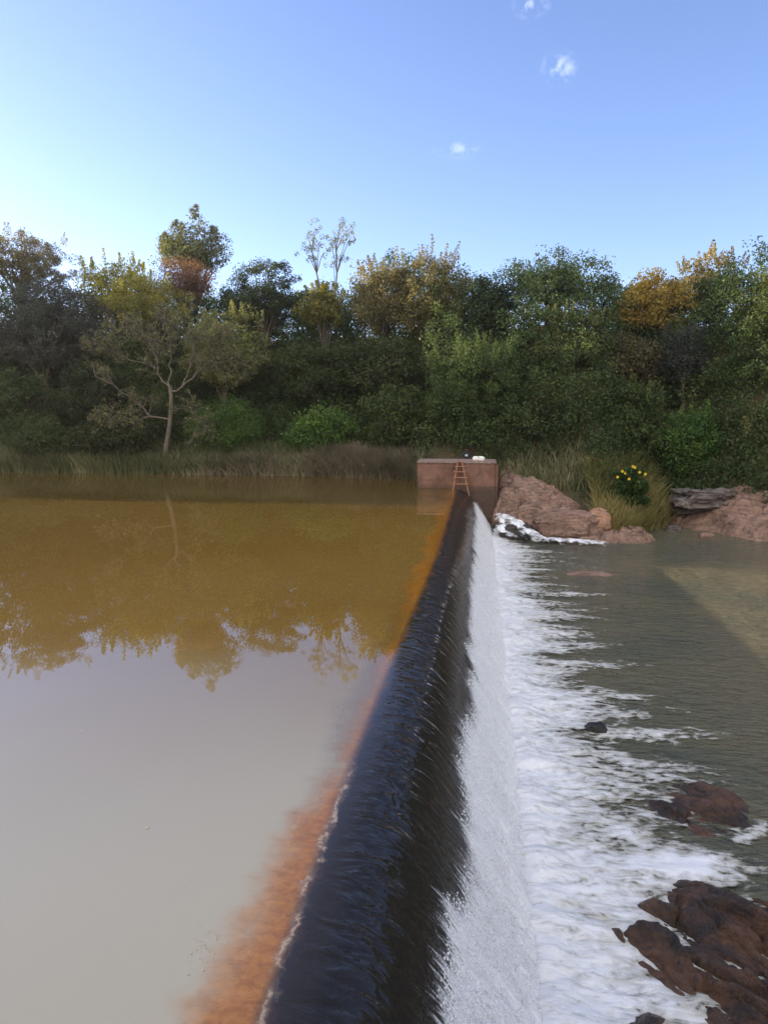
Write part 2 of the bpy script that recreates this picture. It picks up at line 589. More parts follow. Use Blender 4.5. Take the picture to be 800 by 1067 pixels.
def foam_amount(x, y):
    L = 2.35 + 1.1 * fbm(y * .33, 4.4, 0, 2, 61) + 1.9 * np.clip(vnoise(y * .62, 7.7, 0, 62), -.3, 1) ** 1 + .8 * vnoise(y * 1.9, 3.3, 0, 63)
    L = np.maximum(L, 1.2) + .35 + 1.9 * sstep(15, 9, y)
    u = (x - .75) / L
    f = 1.15 - u + .42 * fbm(x * .9, y * 2.6, 0, 4, 64) * np.clip(u * 1.6, .1, 1)
    # tongues between and round the near rocks
    for (cx, cy, rx, ry, a, ang) in FOAM_TONGUES:
        dx, dy = x - cx, y - cy
        ca, sa = math.cos(ang), math.sin(ang)
        p, q = (dx * ca + dy * sa) / rx, (-dx * sa + dy * ca) / ry
        f = np.maximum(f, a * 1.3 * np.exp(-(p * p + q * q)) + .25 * fbm(x * 2.2, y * 3.2, 0, 3, 65) - .1)
    return f


def tongue(p0, p1, w, a):
    A, B = on(*p0, LOW), on(*p1, LOW)
    d = B - A
    return ((A.x + B.x) / 2, (A.y + B.y) / 2, d.length * .55, w, a, math.atan2(d.y, d.x))


FOAM_TONGUES = [
    tongue((560, 768), (775, 765), .40, .62),
    tongue((580, 795), (770, 803), .42, .62),
    tongue((600, 900), (800, 908), .62, .95),
    tongue((600, 860), (700, 880), .45, .8),
    tongue((755, 885), (810, 850), .30, .62),
    tongue((560, 1000), (700, 1067), .75, .95),
    tongue((640, 1010), (745, 1080), .40, .85),
    tongue((520, 620), (655, 620), .38, .62),
    tongue((530, 692), (670, 695), .42, .68),
    tongue((525, 655), (615, 655), .40, .6),
    tongue((520, 548), (590, 552), .8, .9),
    tongue((515, 575), (600, 577), .35, .65),
]


def build_lower_water():
    xs = np.concatenate([np.linspace(.82, 7, 120), np.linspace(7.2, 30, 40), np.linspace(33, 165, 14)])
    ys = np.concatenate([np.linspace(-1, 4, 6), 4.2 * np.exp(np.linspace(0, math.log(46 / 4.2), 300))])
    X, Y = np.meshgrid(xs, ys, indexing='ij')
    Z = low_wave(X, Y)
    t = NT('lower_water')
    big = t.noise(.35, 3, .5, vec=t.pos((.6, 1, 1)))
    col = t.mix(t.rng(big, .35, .65), LOWER_A, LOWER_B)
    w1 = t.noise(1.0, 4, .6, vec=t.pos((1.6, 4.0, 1)), dist=.5)
    w2 = t.noise(1.0, 3, .6, vec=t.pos((5, 9, 1)), dist=.3)
    h = t.math('MULTIPLY_ADD', w2, .22, w1)
    s = t.principled(col, .06, .5, t.bump(h, 1.0, .24))
    s.node.inputs['IOR'].default_value = 1.333
    o = mesh_np('lower_water', np.stack([X, Y, Z], -1).reshape(-1, 3), grid_faces(len(xs), len(ys)), t.done(s))
    tag(o, kind='structure')


LOWER_A, LOWER_B = (.088, .092, .064), (.118, .110, .068)
build_lower_water()


def build_foam():
    xs = np.concatenate([np.linspace(.68, 3.4, 154), np.linspace(3.43, 7.2, 110)])
    ys = 4.6 * np.exp(np.linspace(0, math.log(41.0 / 4.6), 760))
    X, Y = np.meshgrid(xs, ys, indexing='ij')
    f = foam_amount(X, Y)
    near = np.exp(-np.clip(X - .8, 0, 99) / 1.3)
    fb = np.clip(f, 0, 1)
    puff = fbm(X * 2.6, Y * 3.6, 0, 4, 71) * .5 + .5
    Z = low_wave(X, Y) + .012 + fb * (.022 + .03 * puff + .06 * near * puff)
    # water heaped against the foot of the fall
    Z = Z + .06 * np.exp(-((X - .95) / .25) ** 2)
    F = grid_faces(len(xs), len(ys))
    keep = (f.reshape(-1)[F] > -.05).any(1)
    t = NT('foam')
    a = t.n('ShaderNodeAttribute', attribute_name='foam')
    v1 = t.n('ShaderNodeTexVoronoi', feature='SMOOTH_F1')
    v1.inputs['Scale'].default_value = 1.0
    pv = t.pos((6.5, 9.5, 6))
    wv = t.noise(2.2, 4, .65, vec=t.pos())
    add = t.n('ShaderNodeVectorMath', operation='MULTIPLY_ADD')
    comb = t.n('ShaderNodeCombineXYZ')
    t.l(wv, comb.inputs[0]); t.l(wv, comb.inputs[1])
    t.l(comb.outputs[0], add.inputs[0])
    add.inputs[1].default_value = (4, 4, 4)
    t.l(pv, add.inputs[2])
    t.l(add.outputs[0], v1.inputs['Vector'])
    lace = v1.outputs['Distance']
    n1 = t.noise(1.0, 7, .68, vec=t.pos((2.0, 6.8, 2.5)), dist=.9)
    n2 = t.noise(34, 3, .7, vec=t.pos())
    e = t.math('ADD', a.outputs['Fac'], t.math('MULTIPLY', t.math('SUBTRACT', lace, .45), .55))
    e = t.math('ADD', e, t.math('MULTIPLY', t.math('SUBTRACT', n1, .5), 1.5))
    e = t.math('ADD', e, t.math('MULTIPLY', t.math('SUBTRACT', n2, .5), .25))
    alpha = t.rng(e, .33, .70)
    col = t.mix(t.rng(e, .42, 1.15), (.36, .345, .28), (.84, .84, .84))
    col = t.mix(t.rng(t.noise(1.1, 3, .6, vec=t.pos((1, 1.4, 1))), .56, .72, 0, .5), col, (.62, .58, .46))
    bh = t.math('ADD', n1, t.math('MULTIPLY', n2, .25))
    s = t.principled(col, .5, .35, t.bump(bh, .7, .045), alpha)
    soft_white(s)
    o = mesh_np('white_foam', np.stack([X, Y, Z], -1).reshape(-1, 3), F[keep], t.done(s), attrs={'foam': f.reshape(-1)})
    tag(o, 'churning white foam spreading from the foot of the weir', 'foam', kind='stuff')


build_foam()

# ------------------------------------------------------------------ rocks
def rock_mat(name, c1, c2, c3, rough=.75, spec=.35, wet=0.0, scale=1.0):
    t = NT(name)
    n1 = t.noise(.9 * scale, 6, .65, vec=t.pos((1, 1, 2)), dist=.5)
    n2 = t.noise(6 * scale, 6, .7, vec=t.pos())
    n3 = t.noise(30 * scale, 4, .7, vec=t.pos())
    col = t.mix(t.rng(n1, .38, .62), c1, c2)
    col = t.mix(t.rng(n2, .52, .68, 0, .85), col, c3)
    ck = t.noise(.8 * scale, 3, .5, vec=t.pos((.7, 1.6, 2.4), (0, .3, .6)), dist=1.2)
    crack = t.rng(t.math('ABSOLUTE', t.math('SUBTRACT', ck, .5)), .0, .016, 1 if wet else 0, 1)
    col = t.mix(t.rng(crack, 0, 1, .4, 0), col, (.02, .015, .012))
    band = t.noise(1.0, 4, .6, vec=t.pos((1.2, 1.2, 7), (.35, .15, 0)))
    col = t.mix(t.rng(band, .52, .66, 0, .45), col, c3)
    h = t.math('ADD', t.math('MULTIPLY', n2, .7), t.math('MULTIPLY', n3, .3))
    h = t.math('MULTIPLY_ADD', crack, .5, h)
    h = t.math('MULTIPLY_ADD', band, .6, h)
    if wet:
        rg = t.rng(n1, .4, .6, rough, rough * .45)
    else:
        rg = rough
    return t.done(t.principled(col, rg, spec, t.bump(h, .95, .10)))


ROCK_PINK = rock_mat('rock_pink', (.215, .130, .095), (.33, .210, .158), (.095, .070, .060))
ROCK_DARK = rock_mat('rock_dark', (.060, .050, .047), (.115, .092, .085), (.03, .026, .025))
ROCK_GREY = rock_mat('rock_grey', (.12, .10, .095), (.20, .165, .15), (.06, .05, .048))
ROCK_WET = rock_mat('rock_wet_brown', (.032, .023, .019), (.120, .060, .034), (.018, .016, .016), .30, .55, 1, 1.6)
ROCK_BLACK = rock_mat('rock_wet_black', (.022, .020, .018), (.05, .042, .036), (.015, .014, .013), .4, .5, 1)


def inside_dist(px, py, poly):
    poly = np.asarray(poly, float)
    d = np.full(px.shape, 1e9)
    ins = np.zeros(px.shape, bool)
    n = len(poly)
    for i in range(n):
        a, b = poly[i], poly[(i + 1) % n]
        e = b - a
        t = np.clip(((px - a[0]) * e[0] + (py - a[1]) * e[1]) / (e @ e + 1e-12), 0, 1)
        d = np.minimum(d, np.hypot(px - a[0] - t * e[0], py - a[1] - t * e[1]))
        c = ((a[1] > py) != (b[1] > py)) & (px < (b[0] - a[0]) * (py - a[1]) / (b[1] - a[1] + 1e-12) + a[0])
        ins ^= c
    return np.where(ins, d, -d)


def fracture(u, w, x, y, cell, seed):
    """heights of tilted broken blocks with grooves between them"""
    rg = np.random.default_rng(seed + 900)
    out = np.zeros(x.shape)
    for size, amp in ((cell, 1.0), (cell * .38, .4)):
        uw = u + .22 * size * fbm(x / size * 1.5, y / size * 1.5, 3, 3, seed)
        ww = w + .22 * size * fbm(x / size * 1.5, y / size * 1.5, 9, 3, seed + 4)
        gu, gw = np.floor(uw / size), np.floor(ww / size)
        d1 = np.full(x.shape, 1e9); d2 = np.full(x.shape, 1e9)
        val = np.zeros(x.shape)
        for a in (-1, 0, 1):
            for b in (-1, 0, 1):
                iu, iw = (gu + a).astype(np.int64), (gw + b).astype(np.int64)
                cu = (iu + .15 + .7 * _hash(iu, iw, iu * 0 + 1, seed)) * size
                cw = (iw + .15 + .7 * _hash(iu, iw, iu * 0 + 2, seed)) * size
                dd = np.hypot(uw - cu, ww - cw)
                tilt = ((_hash(iu, iw, iu * 0 + 3, seed) - .5) * (uw - cu) + (_hash(iu, iw, iu * 0 + 4, seed) - .5) * (ww - cw)) * 1.1
                v = (_hash(iu, iw, iu * 0 + 5, seed) - .5) * .24 * size + tilt
                new = dd < d1
                d2 = np.where(new, d1, np.minimum(d2, dd))
                val = np.where(new, v, val)
                d1 = np.where(new, dd, d1)
        groove = -.20 * size * np.exp(-(d2 - d1) / (.09 * size))
        out = out + amp * (val + groove)
    return out


def rock_field(name, poly, top, base, mat, soft=.35, rough=.12, freq=1.3, res=.05, seed=0, skirt=.35, strata=0.0, grain=None, cell=None, warp=.18):
    """a rock growing out of its traced footprint; top(x, y) gives its height over base"""
    P = np.asarray(poly, float)
    x0, y0 = P.min(0) - skirt - .1
    x1, y1 = P.max(0) + skirt + .1
    xs = np.linspace(x0, x1, max(8, int((x1 - x0) / res)))
    ys = np.linspace(y0, y1, max(8, int((y1 - y0) / res)))
    X, Y = np.meshgrid(xs, ys, indexing='ij')
    wx = X + warp * fbm(X * 1.7, Y * 1.7, 0, 3, seed + 1)
    wy = Y + warp * fbm(X * 1.7, Y * 1.7, 5, 3, seed + 2)
    d = inside_dist(wx, wy, P)
    rise = 1 - np.exp(-np.clip(d, 0, 9) / soft)
    H = top(X, Y)
    U, W_ = X, Y
    if grain is not None:
        U = (X * math.cos(grain) + Y * math.sin(grain)) * .45
        W_ = (-X * math.sin(grain) + Y * math.cos(grain)) * 1.5
    rg = ridged(U * freq, W_ * freq, 0, 5, seed + 3)
    Z = base + H * rise + rough * (rg - .1) * np.clip(rise * 1.5, 0, 1)
    if cell:
        Z = Z + fracture(U if grain is not None else X, W_ if grain is not None else Y, X, Y, cell, seed) * np.clip(rise * 1.4, 0, 1)
    Z = Z + res * .9 * fbm(X / res * .16, Y / res * .16, 0, 3, seed + 13) * rise
    if strata:
        sl = (X * .6 + Y * 1.0 + .5 * fbm(X, Y, 0, 3, seed + 9)) * freq * 1.4
        saw = sl - np.floor(sl)
        Z = Z + strata * (saw - .5) * rise
    Z = np.where(d < 0, base + d * 2.2, Z)
    F = grid_faces(len(xs), len(ys))
    keep = (d.reshape(-1)[F] > -skirt).any(1)
    F = F[keep]
    V = np.stack([X, Y, Z], -1).reshape(-1, 3)
    used = np.unique(F)
    rm = np.full(len(V), -1)
    rm[used] = np.arange(len(used))
    return mesh_np(name, V[used], rm[F], mat)


def boulder(name, c, r, mat, seed=0, amp=.3, sub=5, parent=None):
    bm = bmesh.new()
    bmesh.ops.create_icosphere(bm, subdivisions=sub, radius=1)
    P = np.array([v.co[:] for v in bm.verts])
    F = np.array([[v.index for v in f.verts] for f in bm.faces])
    bm.free()
    n = fbm(P[:, 0] * 1.1, P[:, 1] * 1.1, P[:, 2] * 1.1, 4, seed) + .35 * ridged(P[:, 0] * 1.8, P[:, 1] * 1.8, P[:, 2] * 1.8, 4, seed + 5)
    n = n + .55 * np.round(2.2 * fbm(P[:, 0] * 1.3 + 4, P[:, 1] * 1.3, P[:, 2] * 2.0, 2, seed + 8)) / 2.2
    Q = np.sign(P) * np.abs(P) ** .75
    Q = Q * (1 + amp * n)[:, None] * np.asarray(r)[None]
    return mesh_np(name, Q + np.asarray(c)[None], F, mat, parent)


def W(pts, z=LOW):
    return [tuple(on(px, py, z)[:2]) for px, py in pts]


# near rocks in the white water
def near_rocks():
    poly = W([(618, 966), (665, 940), (705, 918), (775, 932), (830, 952), (900, 990), (900, 1090), (790, 1120), (735, 1092), (718, 1055), (682, 1022), (645, 992)])
    cx, cy = on(735, 960, LOW)[:2]

    def top(x, y):
        return .13 + .12 * np.exp(-(((x - cx) * .6 + (y - cy) * .8) / .40) ** 2) + .05 * (x - cx)
    o = rock_field('wet_rock', poly, top, LOW - .02, ROCK_WET, .22, .14, 1.5, .014, 3, .3, .03, grain=R(-50), cell=.50, warp=.09)
    tag(o, 'large wet brown rock with a split ridge, foam around its foot, nearest to the viewer', 'rock')
    poly = W([(668, 838), (690, 805), (722, 800), (745, 815), (775, 835), (795, 870), (775, 898), (745, 890), (705, 868)])
    cx2, cy2 = on(742, 832, LOW)[:2]

    def top2(x, y):
        return .03 + .19 * np.exp(-((x - cx2) ** 2 + (y - cy2) ** 2) / .35) + .05 * np.sin(x * 3 + y)
    o = rock_field('awash_rock', poly, top2, LOW - .04, ROCK_WET, .3, .11, 1.7, .018, 23, .3, .03, grain=R(-40), cell=.45, warp=.12)
    tag(o, 'low reddish brown rock half awash with a dark knob, beyond the large split rock', 'rock')
    poly = W([(640, 1062), (665, 1056), (690, 1068), (690, 1100), (640, 1100)])
    o = rock_field('wet_rock', poly, lambda x, y: .16 + 0 * x, LOW - .02, ROCK_WET, .12, .08, 2, .02, 33, .2)
    tag(o, 'small brown rock tip breaking the foam at the bottom edge of the view', 'rock')
    c = on(621, 763, LOW)
    o = boulder('wet_rock', (c.x, c.y, LOW + .06), (.21, .15, .13), ROCK_BLACK, 44, .3, 4)
    tag(o, 'small black stone poking out of the white foam midway along the weir', 'rock')
    c = on(612, 598, LOW)
    poly = [(c.x - 1.0, c.y - .4), (c.x + .6, c.y - .5), (c.x + 1.4, c.y), (c.x + .4, c.y + .5), (c.x - .9, c.y + .4)]
    o = rock_field('awash_rock', poly, lambda x, y: .09 + 0 * x, LOW - .02, ROCK_PINK, .3, .06, 1.5, .05, 55, .3)
    tag(o, 'pinkish flat rock barely awash in the lower pool, far along the weir', 'rock')


near_rocks()


def far_rocks():
    # the broad slab right of the concrete block
    poly = [(.70, 39.9), (2.0, 38.5), (3.2, 38.6), (4.6, 39.1), (5.9, 39.4), (6.4, 40.6), (6.0, 43.5), (3.0, 45.5), (.9, 45.0), (.9, 41)]

    def top(x, y):
        prof = np.interp(x, [.5, 1.5, 3.0, 4.4, 5.3, 6.2], [2.9, 2.85, 2.55, 2.05, 1.5, .7])
        ramp = np.interp(y, [38.4, 39.0, 40.0, 41.0, 42.5, 45], [.30, .50, .78, .92, 1.0, 1.05])
        return prof * ramp
    o = rock_field('rock_slab', poly, top, LOW - .1, ROCK_PINK, .16, .15, .8, .04, 63, .5, .10, grain=R(15), cell=1.1)
    tag(o, 'broad pink brown rock slab sloping down from the concrete block', 'rock')
    o = boulder('boulder', (4.55, 38.5, LOW + .62), (1.75, 1.0, .78), ROCK_PINK, 74, .24, 6)
    tag(o, 'rounded pinkish boulder leaning on the foot of the broad slab', 'rock')
    o = boulder('boulder', (6.15, 38.6, LOW + .85), (.55, .6, .62), rock_mat('rock_orange_pink', (.36, .19, .12), (.44, .25, .17), (.2, .13, .1)), 78, .25, 5)
    tag(o, 'orange pink block of rock at the right end of the rounded boulder', 'rock')
    o = boulder('boulder', (2.0, 38.0, LOW + .25), (.95, .6, .55), ROCK_BLACK, 81, .28, 5)
    tag(o, 'black wet boulder in the little cascade below the broad slab', 'rock')
    o = boulder('boulder', (1.25, 39.35, LOW + .05), (.55, .45, .5), ROCK_BLACK, 82, .3, 5)
    tag(o, 'dark wet stone under the corner of the concrete block', 'rock')
    # ledge of broken stone below
    poly = [(4.2, 37.3), (6.6, 37.0), (8.0, 37.2), (9.0, 38.2), (8.4, 39.4), (6.0, 39.0), (4.4, 38.4)]
    o = rock_field('rock_ledge', poly, lambda x, y: .38 + .15 * (y - 37.2), LOW - .05, ROCK_PINK, .25, .14, 2.0, .04, 83, .4, cell=.55)
    tag(o, 'low ledge of broken pink stone between the boulder and the grassy point', 'rock')
    # right shelf
    a = [(683, 546), (715, 551), (745, 555), (775, 562), (810, 568), (860, 575)]
    fr = W(a)
    poly = fr + [(19.5, 44), (14, 44.5), (10.5, 43.5), (9.3, 41.5)]

    def top2(x, y):
        d = y - np.interp(x, [p[0] for p in fr], [p[1] for p in fr])
        return np.interp(d, [-1, 0, .5, 1.2, 2.2, 4, 7], [.2, .25, .55, .95, 1.3, 1.75, 2.2])
    o = rock_field('rock_shelf', poly, top2, LOW - .08, ROCK_PINK, .2, .22, .9, .04, 93, .5, .15, grain=R(-20), cell=.9)
    tag(o, 'pale pink rock shelf with dark seams sloping into the pool by the right bank', 'rock')
    c = at(735, 512, 42.3)
    o = boulder('boulder', (c.x, c.y + .9, c.z - .62), (1.5, 1.2, .66), ROCK_GREY, 94, .6, 6)
    tag(o, 'dark grey fissured boulder under bushes, behind the pink shelf', 'rock')
    # loose stones by the waterline
    stones = [(640, 545, .32, ROCK_GREY, 'grey stone at the waterline just right of the broken ledge'),
              (657, 547, .22, ROCK_PINK, 'small pink stone at the waterline below the yellow flowers'),
              (676, 548, .28, ROCK_PINK, 'rounded pink stone in the shallows left of the pink shelf'),
              (700, 553, .30, ROCK_GREY, 'low grey stone in the shallows before the pink shelf'),
              (735, 560, .26, ROCK_PINK, 'single pink stone standing clear of the shelf in the pool')]
    for k, (px, py, r, m, lab) in enumerate(stones):
        c = on(px, py, LOW)
        o = boulder('shore_stone', (c.x, c.y, LOW + r * .2), (r * 1.35, r, r * .75), m, 110 + k, .3, 4)
        tag(o, lab, 'stone', 'stones along the waterline of the lower pool')


far_rocks()

# ------------------------------------------------------------------ small cascade at the far end
def cascade():
    V, F, off = [], [], 0
    E = []
    for k, (pts, w) in enumerate([([(.95, 38.9, -1.28), (1.5, 38.45, -1.36), (2.1, 37.75, -1.62), (2.7, 37.1, -2.05), (3.5, 36.6, -2.24)], .6),
                                  ([(1.0, 38.7, -1.30), (1.25, 38.1, -1.55), (1.4, 37.4, -2.0), (1.8, 36.7, -2.2)], .6),
                                  ([(2.4, 36.95, -2.18), (4.2, 36.65, -2.22), (6.4, 36.45, -2.27)], .6)]):
        pts = np.array(pts)
        tt = np.linspace(0, 1, 40)
        P = np.stack([np.interp(tt, np.linspace(0, 1, len(pts)), pts[:, i]) for i in range(3)], 1)
        cr = np.linspace(-1, 1, 14)
        d = np.gradient(P, axis=0)
        side = np.stack([-d[:, 1], d[:, 0], d[:, 0] * 0], 1)
        side /= np.linalg.norm(side, axis=1)[:, None]
        G = P[:, None, :] + side[:, None, :] * (w * np.interp(tt, [0, .15, .7, 1], [.35, .6, 1, .5]) * (1 + .3 * vnoise(tt * 9, k, 0, 5)))[:, None, None] * cr[None, :, None]
        G[..., 2] += .12 * (1 - cr ** 2)[None] + .10 * ridged(G[..., 0] * 4, G[..., 1] * 4, G[..., 2] * 4, 3, 120 + k)
        E.append(np.repeat((1 - np.abs(cr))[None], 40, 0).ravel() * np.repeat(np.minimum(1, np.minimum(tt, 1 - tt) * 6), 14))
        V.append(G.reshape(-1, 3))
        F.append(grid_faces(40, 14) + off)
        off += 560
    t = NT('cascade_water')
    n1 = t.noise(2.6, 5, .6, vec=t.pos())
    ea = t.n('ShaderNodeAttribute', attribute_name='edge')
    e = t.math('MULTIPLY_ADD', ea.outputs['Fac'], .32, n1)
    s = t.principled(t.mix(t.rng(n1, .35, .6), (.55, .56, .56), (.88, .88, .9)), .4, .4, t.bump(n1, .8, .06), t.rng(e, .50, .80))
    o = mesh_np('cascade_water', np.concatenate(V), np.concatenate(F), t.done(s), attrs={'edge': np.concatenate(E)})
    tag(o, kind='structure')


cascade()

# ------------------------------------------------------------------ concrete block, ladder, person, bag
def box_bm(bm, x0, x1, y0, y1, z0, z1, bev=.0):
    r = bmesh.ops.create_cube(bm, size=1)
    vs = r['verts']
    for v in vs:
        v.co = ((x0 + x1) / 2 + v.co.x * (x1 - x0), (y0 + y1) / 2 + v.co.y * (y1 - y0), (z0 + z1) / 2 + v.co.z * (z1 - z0))
    if bev:
        es = list({e for v in vs for e in v.link_edges})
        bmesh.ops.bevel(bm, geom=es, offset=bev, segments=2, affect='EDGES')


def bm_obj(name, bm, mat, parent=None, smooth=False):
    me = bpy.data.meshes.new(name)
    bm.to_mesh(me)
    bm.free()
    if smooth:
        me.polygons.foreach_set('use_smooth', np.full(len(me.polygons), True))
    return link(name, me, mat, parent)


def platform():
    t = NT('old_concrete')
    n1 = t.noise(.9, 5, .65, vec=t.pos((1, 1, .8)))
    n2 = t.noise(7, 5, .65, vec=t.pos())
    drip = t.noise(1.0, 5, .65, vec=t.pos((1.7, 1.7, .7)), dist=.7)
    lay = t.noise(1.0, 2, .5, vec=t.pos((.3, .3, 5.5)))
    x, y, z = t.xyz()
    c = t.mix(t.rng(n1, .35, .65), (.15, .075, .052), (.235, .130, .096))
    c = t.mix(t.rng(drip, .46, .68, 0, .6), c, (.055, .042, .036))
    c = t.mix(t.rng(lay, .55, .68, 0, .55), c, (.09, .062, .05))
    c = t.mix(t.math('MULTIPLY', t.rng(z, -.15, .35, 1, 0), .75), c, (.045, .035, .028))
    c = t.mix(t.rng(n2, .55, .75, 0, .4), c, (.28, .20, .165))
    m = t.done(t.principled(c, .85, .25, t.bump(t.math('ADD', n2, t.math('MULTIPLY', lay, .8)), .7, .03)))
    t = NT('concrete_coping')
    n2 = t.noise(6, 5, .65, vec=t.pos())
    m2 = t.done(t.principled(t.mix(t.rng(n2, .35, .7), (.20, .135, .11), (.34, .25, .21)), .85, .25, t.bump(n2, .6, .02)))
    root = empty('concrete_block', (-1.2, 41, 0))
    tag(root, 'low brown concrete abutment block closing the far end of the weir', 'abutment')
    bm = bmesh.new()
    box_bm(bm, -3.32, .88, 40.0, 42.3, -3.4, 1.36, .03)
    bmesh.ops.subdivide_edges(bm, edges=bm.edges[:], cuts=3, use_grid_fill=True)
    bm_obj('wall', bm, m, root)
    bm = bmesh.new()
    box_bm(bm, -3.36, .92, 39.96, 42.34, 1.362, 1.45, .02)
    bm_obj('coping', bm, m2, root)
    bm = bmesh.new()
    box_bm(bm, .883, 1.02, 39.98, 40.5, -2.2, 1.30, .03)
    bm_obj('end_post', bm, m, root)

    # rusty ladder
    t = NT('rusty_steel')
    n = t.noise(9, 5, .7, vec=t.pos())
    mr = t.done(t.principled(t.mix(t.rng(n, .35, .65), (.20, .085, .042), (.36, .18, .10)), .7, .4, t.bump(n, .5, .01)))
    lad = empty('ladder', (-.95, 39.7, 0))
    tag(lad, 'rusty orange ladder tapering upwards against the concrete block', 'ladder')
    yb, yt = 39.52, 39.93
    L0, L1 = Vector((-1.36, yb, -.02)), Vector((-1.13, yt, 1.50))
    R0, R1 = Vector((-.50, yb, -.34)), Vector((-.93, yt, 1.50))
    for a, b in ((L0, L1), (R0, R1)):
        P = np.array([a.lerp(b, q)[:] for q in np.linspace(0, 1, 6)])
        V, F = tubes([(P, np.full(6, .042))], 8)
        mesh_np('rail', V, F, mr, lad)
    for zz in (.28, .62, .92, 1.2, 1.46):
        a = L0.lerp(L1, (zz + .02) / 1.52)
        b = R0.lerp(R1, (zz + .34) / 1.84)
        e = (b - a).normalized() * (.14 if zz < 1.3 else .04)
        P = np.array([(a - e).lerp(b + e, q)[:] for q in np.linspace(0, 1, 4)]) - np.array([0, .03, 0])
        V, F = tubes([(P, np.full(4, .03))], 8)
        mesh_np('rung', V, F, mr, lad)

    # white bag
    t = NT('white_plastic')
    n = t.noise(14, 4, .6, vec=t.pos())
    mw = t.done(t.principled(t.mix(t.rng(n, .3, .7), (.72, .72, .68), (.85, .85, .82)), .5, .4, t.bump(n, .7, .03)))
    bag = empty('white_bag', (-.1, 41.0, 1.45))
    tag(bag, 'white bulging bag tied off in two lobes, lying on the concrete block', 'bag')
    boulder('lobe', (-.20, 41.0, 1.56), (.17, .15, .135), mw, 131, .12, 4, bag)
    boulder('lobe', (.09, 41.02, 1.555), (.21, .16, .13), mw, 132, .12, 4, bag)
    V, F = tubes([(np.array([(-.07, 40.93, 1.56), (-.05, 40.88, 1.62), (-.03, 40.86, 1.68)]), np.array([.05, .03, .045]))], 8)
    mesh_np('knot', V, F, mw, bag)


platform()


def flat_mat(name, c, rough=.8, var=.25, scale=20):
    t = NT(name)
    n = t.noise(scale, 4, .6, vec=t.pos())
    d = tuple(v * (1 - var) for v in c)
    return t.done(t.principled(t.mix(t.rng(n, .3, .7), d, c), rough, .3, t.bump(n, .3, .01)))


def skin_mesh(verts, edges, radii, root_i, levels=2):
    me = bpy.data.meshes.new('tmp')
    me.from_pydata([tuple(v) for v in verts], edges, [])
    o = bpy.data.objects.new('tmp', me)
    COL.objects.link(o)
    md = o.modifiers.new('s', 'SKIN')
    md.use_smooth_shade = True
    for i, sv in enumerate(me.skin_vertices[0].data):
        sv.radius = (radii[i], radii[i]) if not isinstance(radii[i], tuple) else radii[i]
        sv.use_root = (i == root_i)
    sb = o.modifiers.new('u', 'SUBSURF')
    sb.levels = levels
    sb.render_levels = levels
    dg = bpy.context.evaluated_depsgraph_get()
    dg.update()
    m2 = bpy.data.meshes.new_from_object(o.evaluated_get(dg))
    bpy.data.objects.remove(o)
    bpy.data.meshes.remove(me)
    return m2


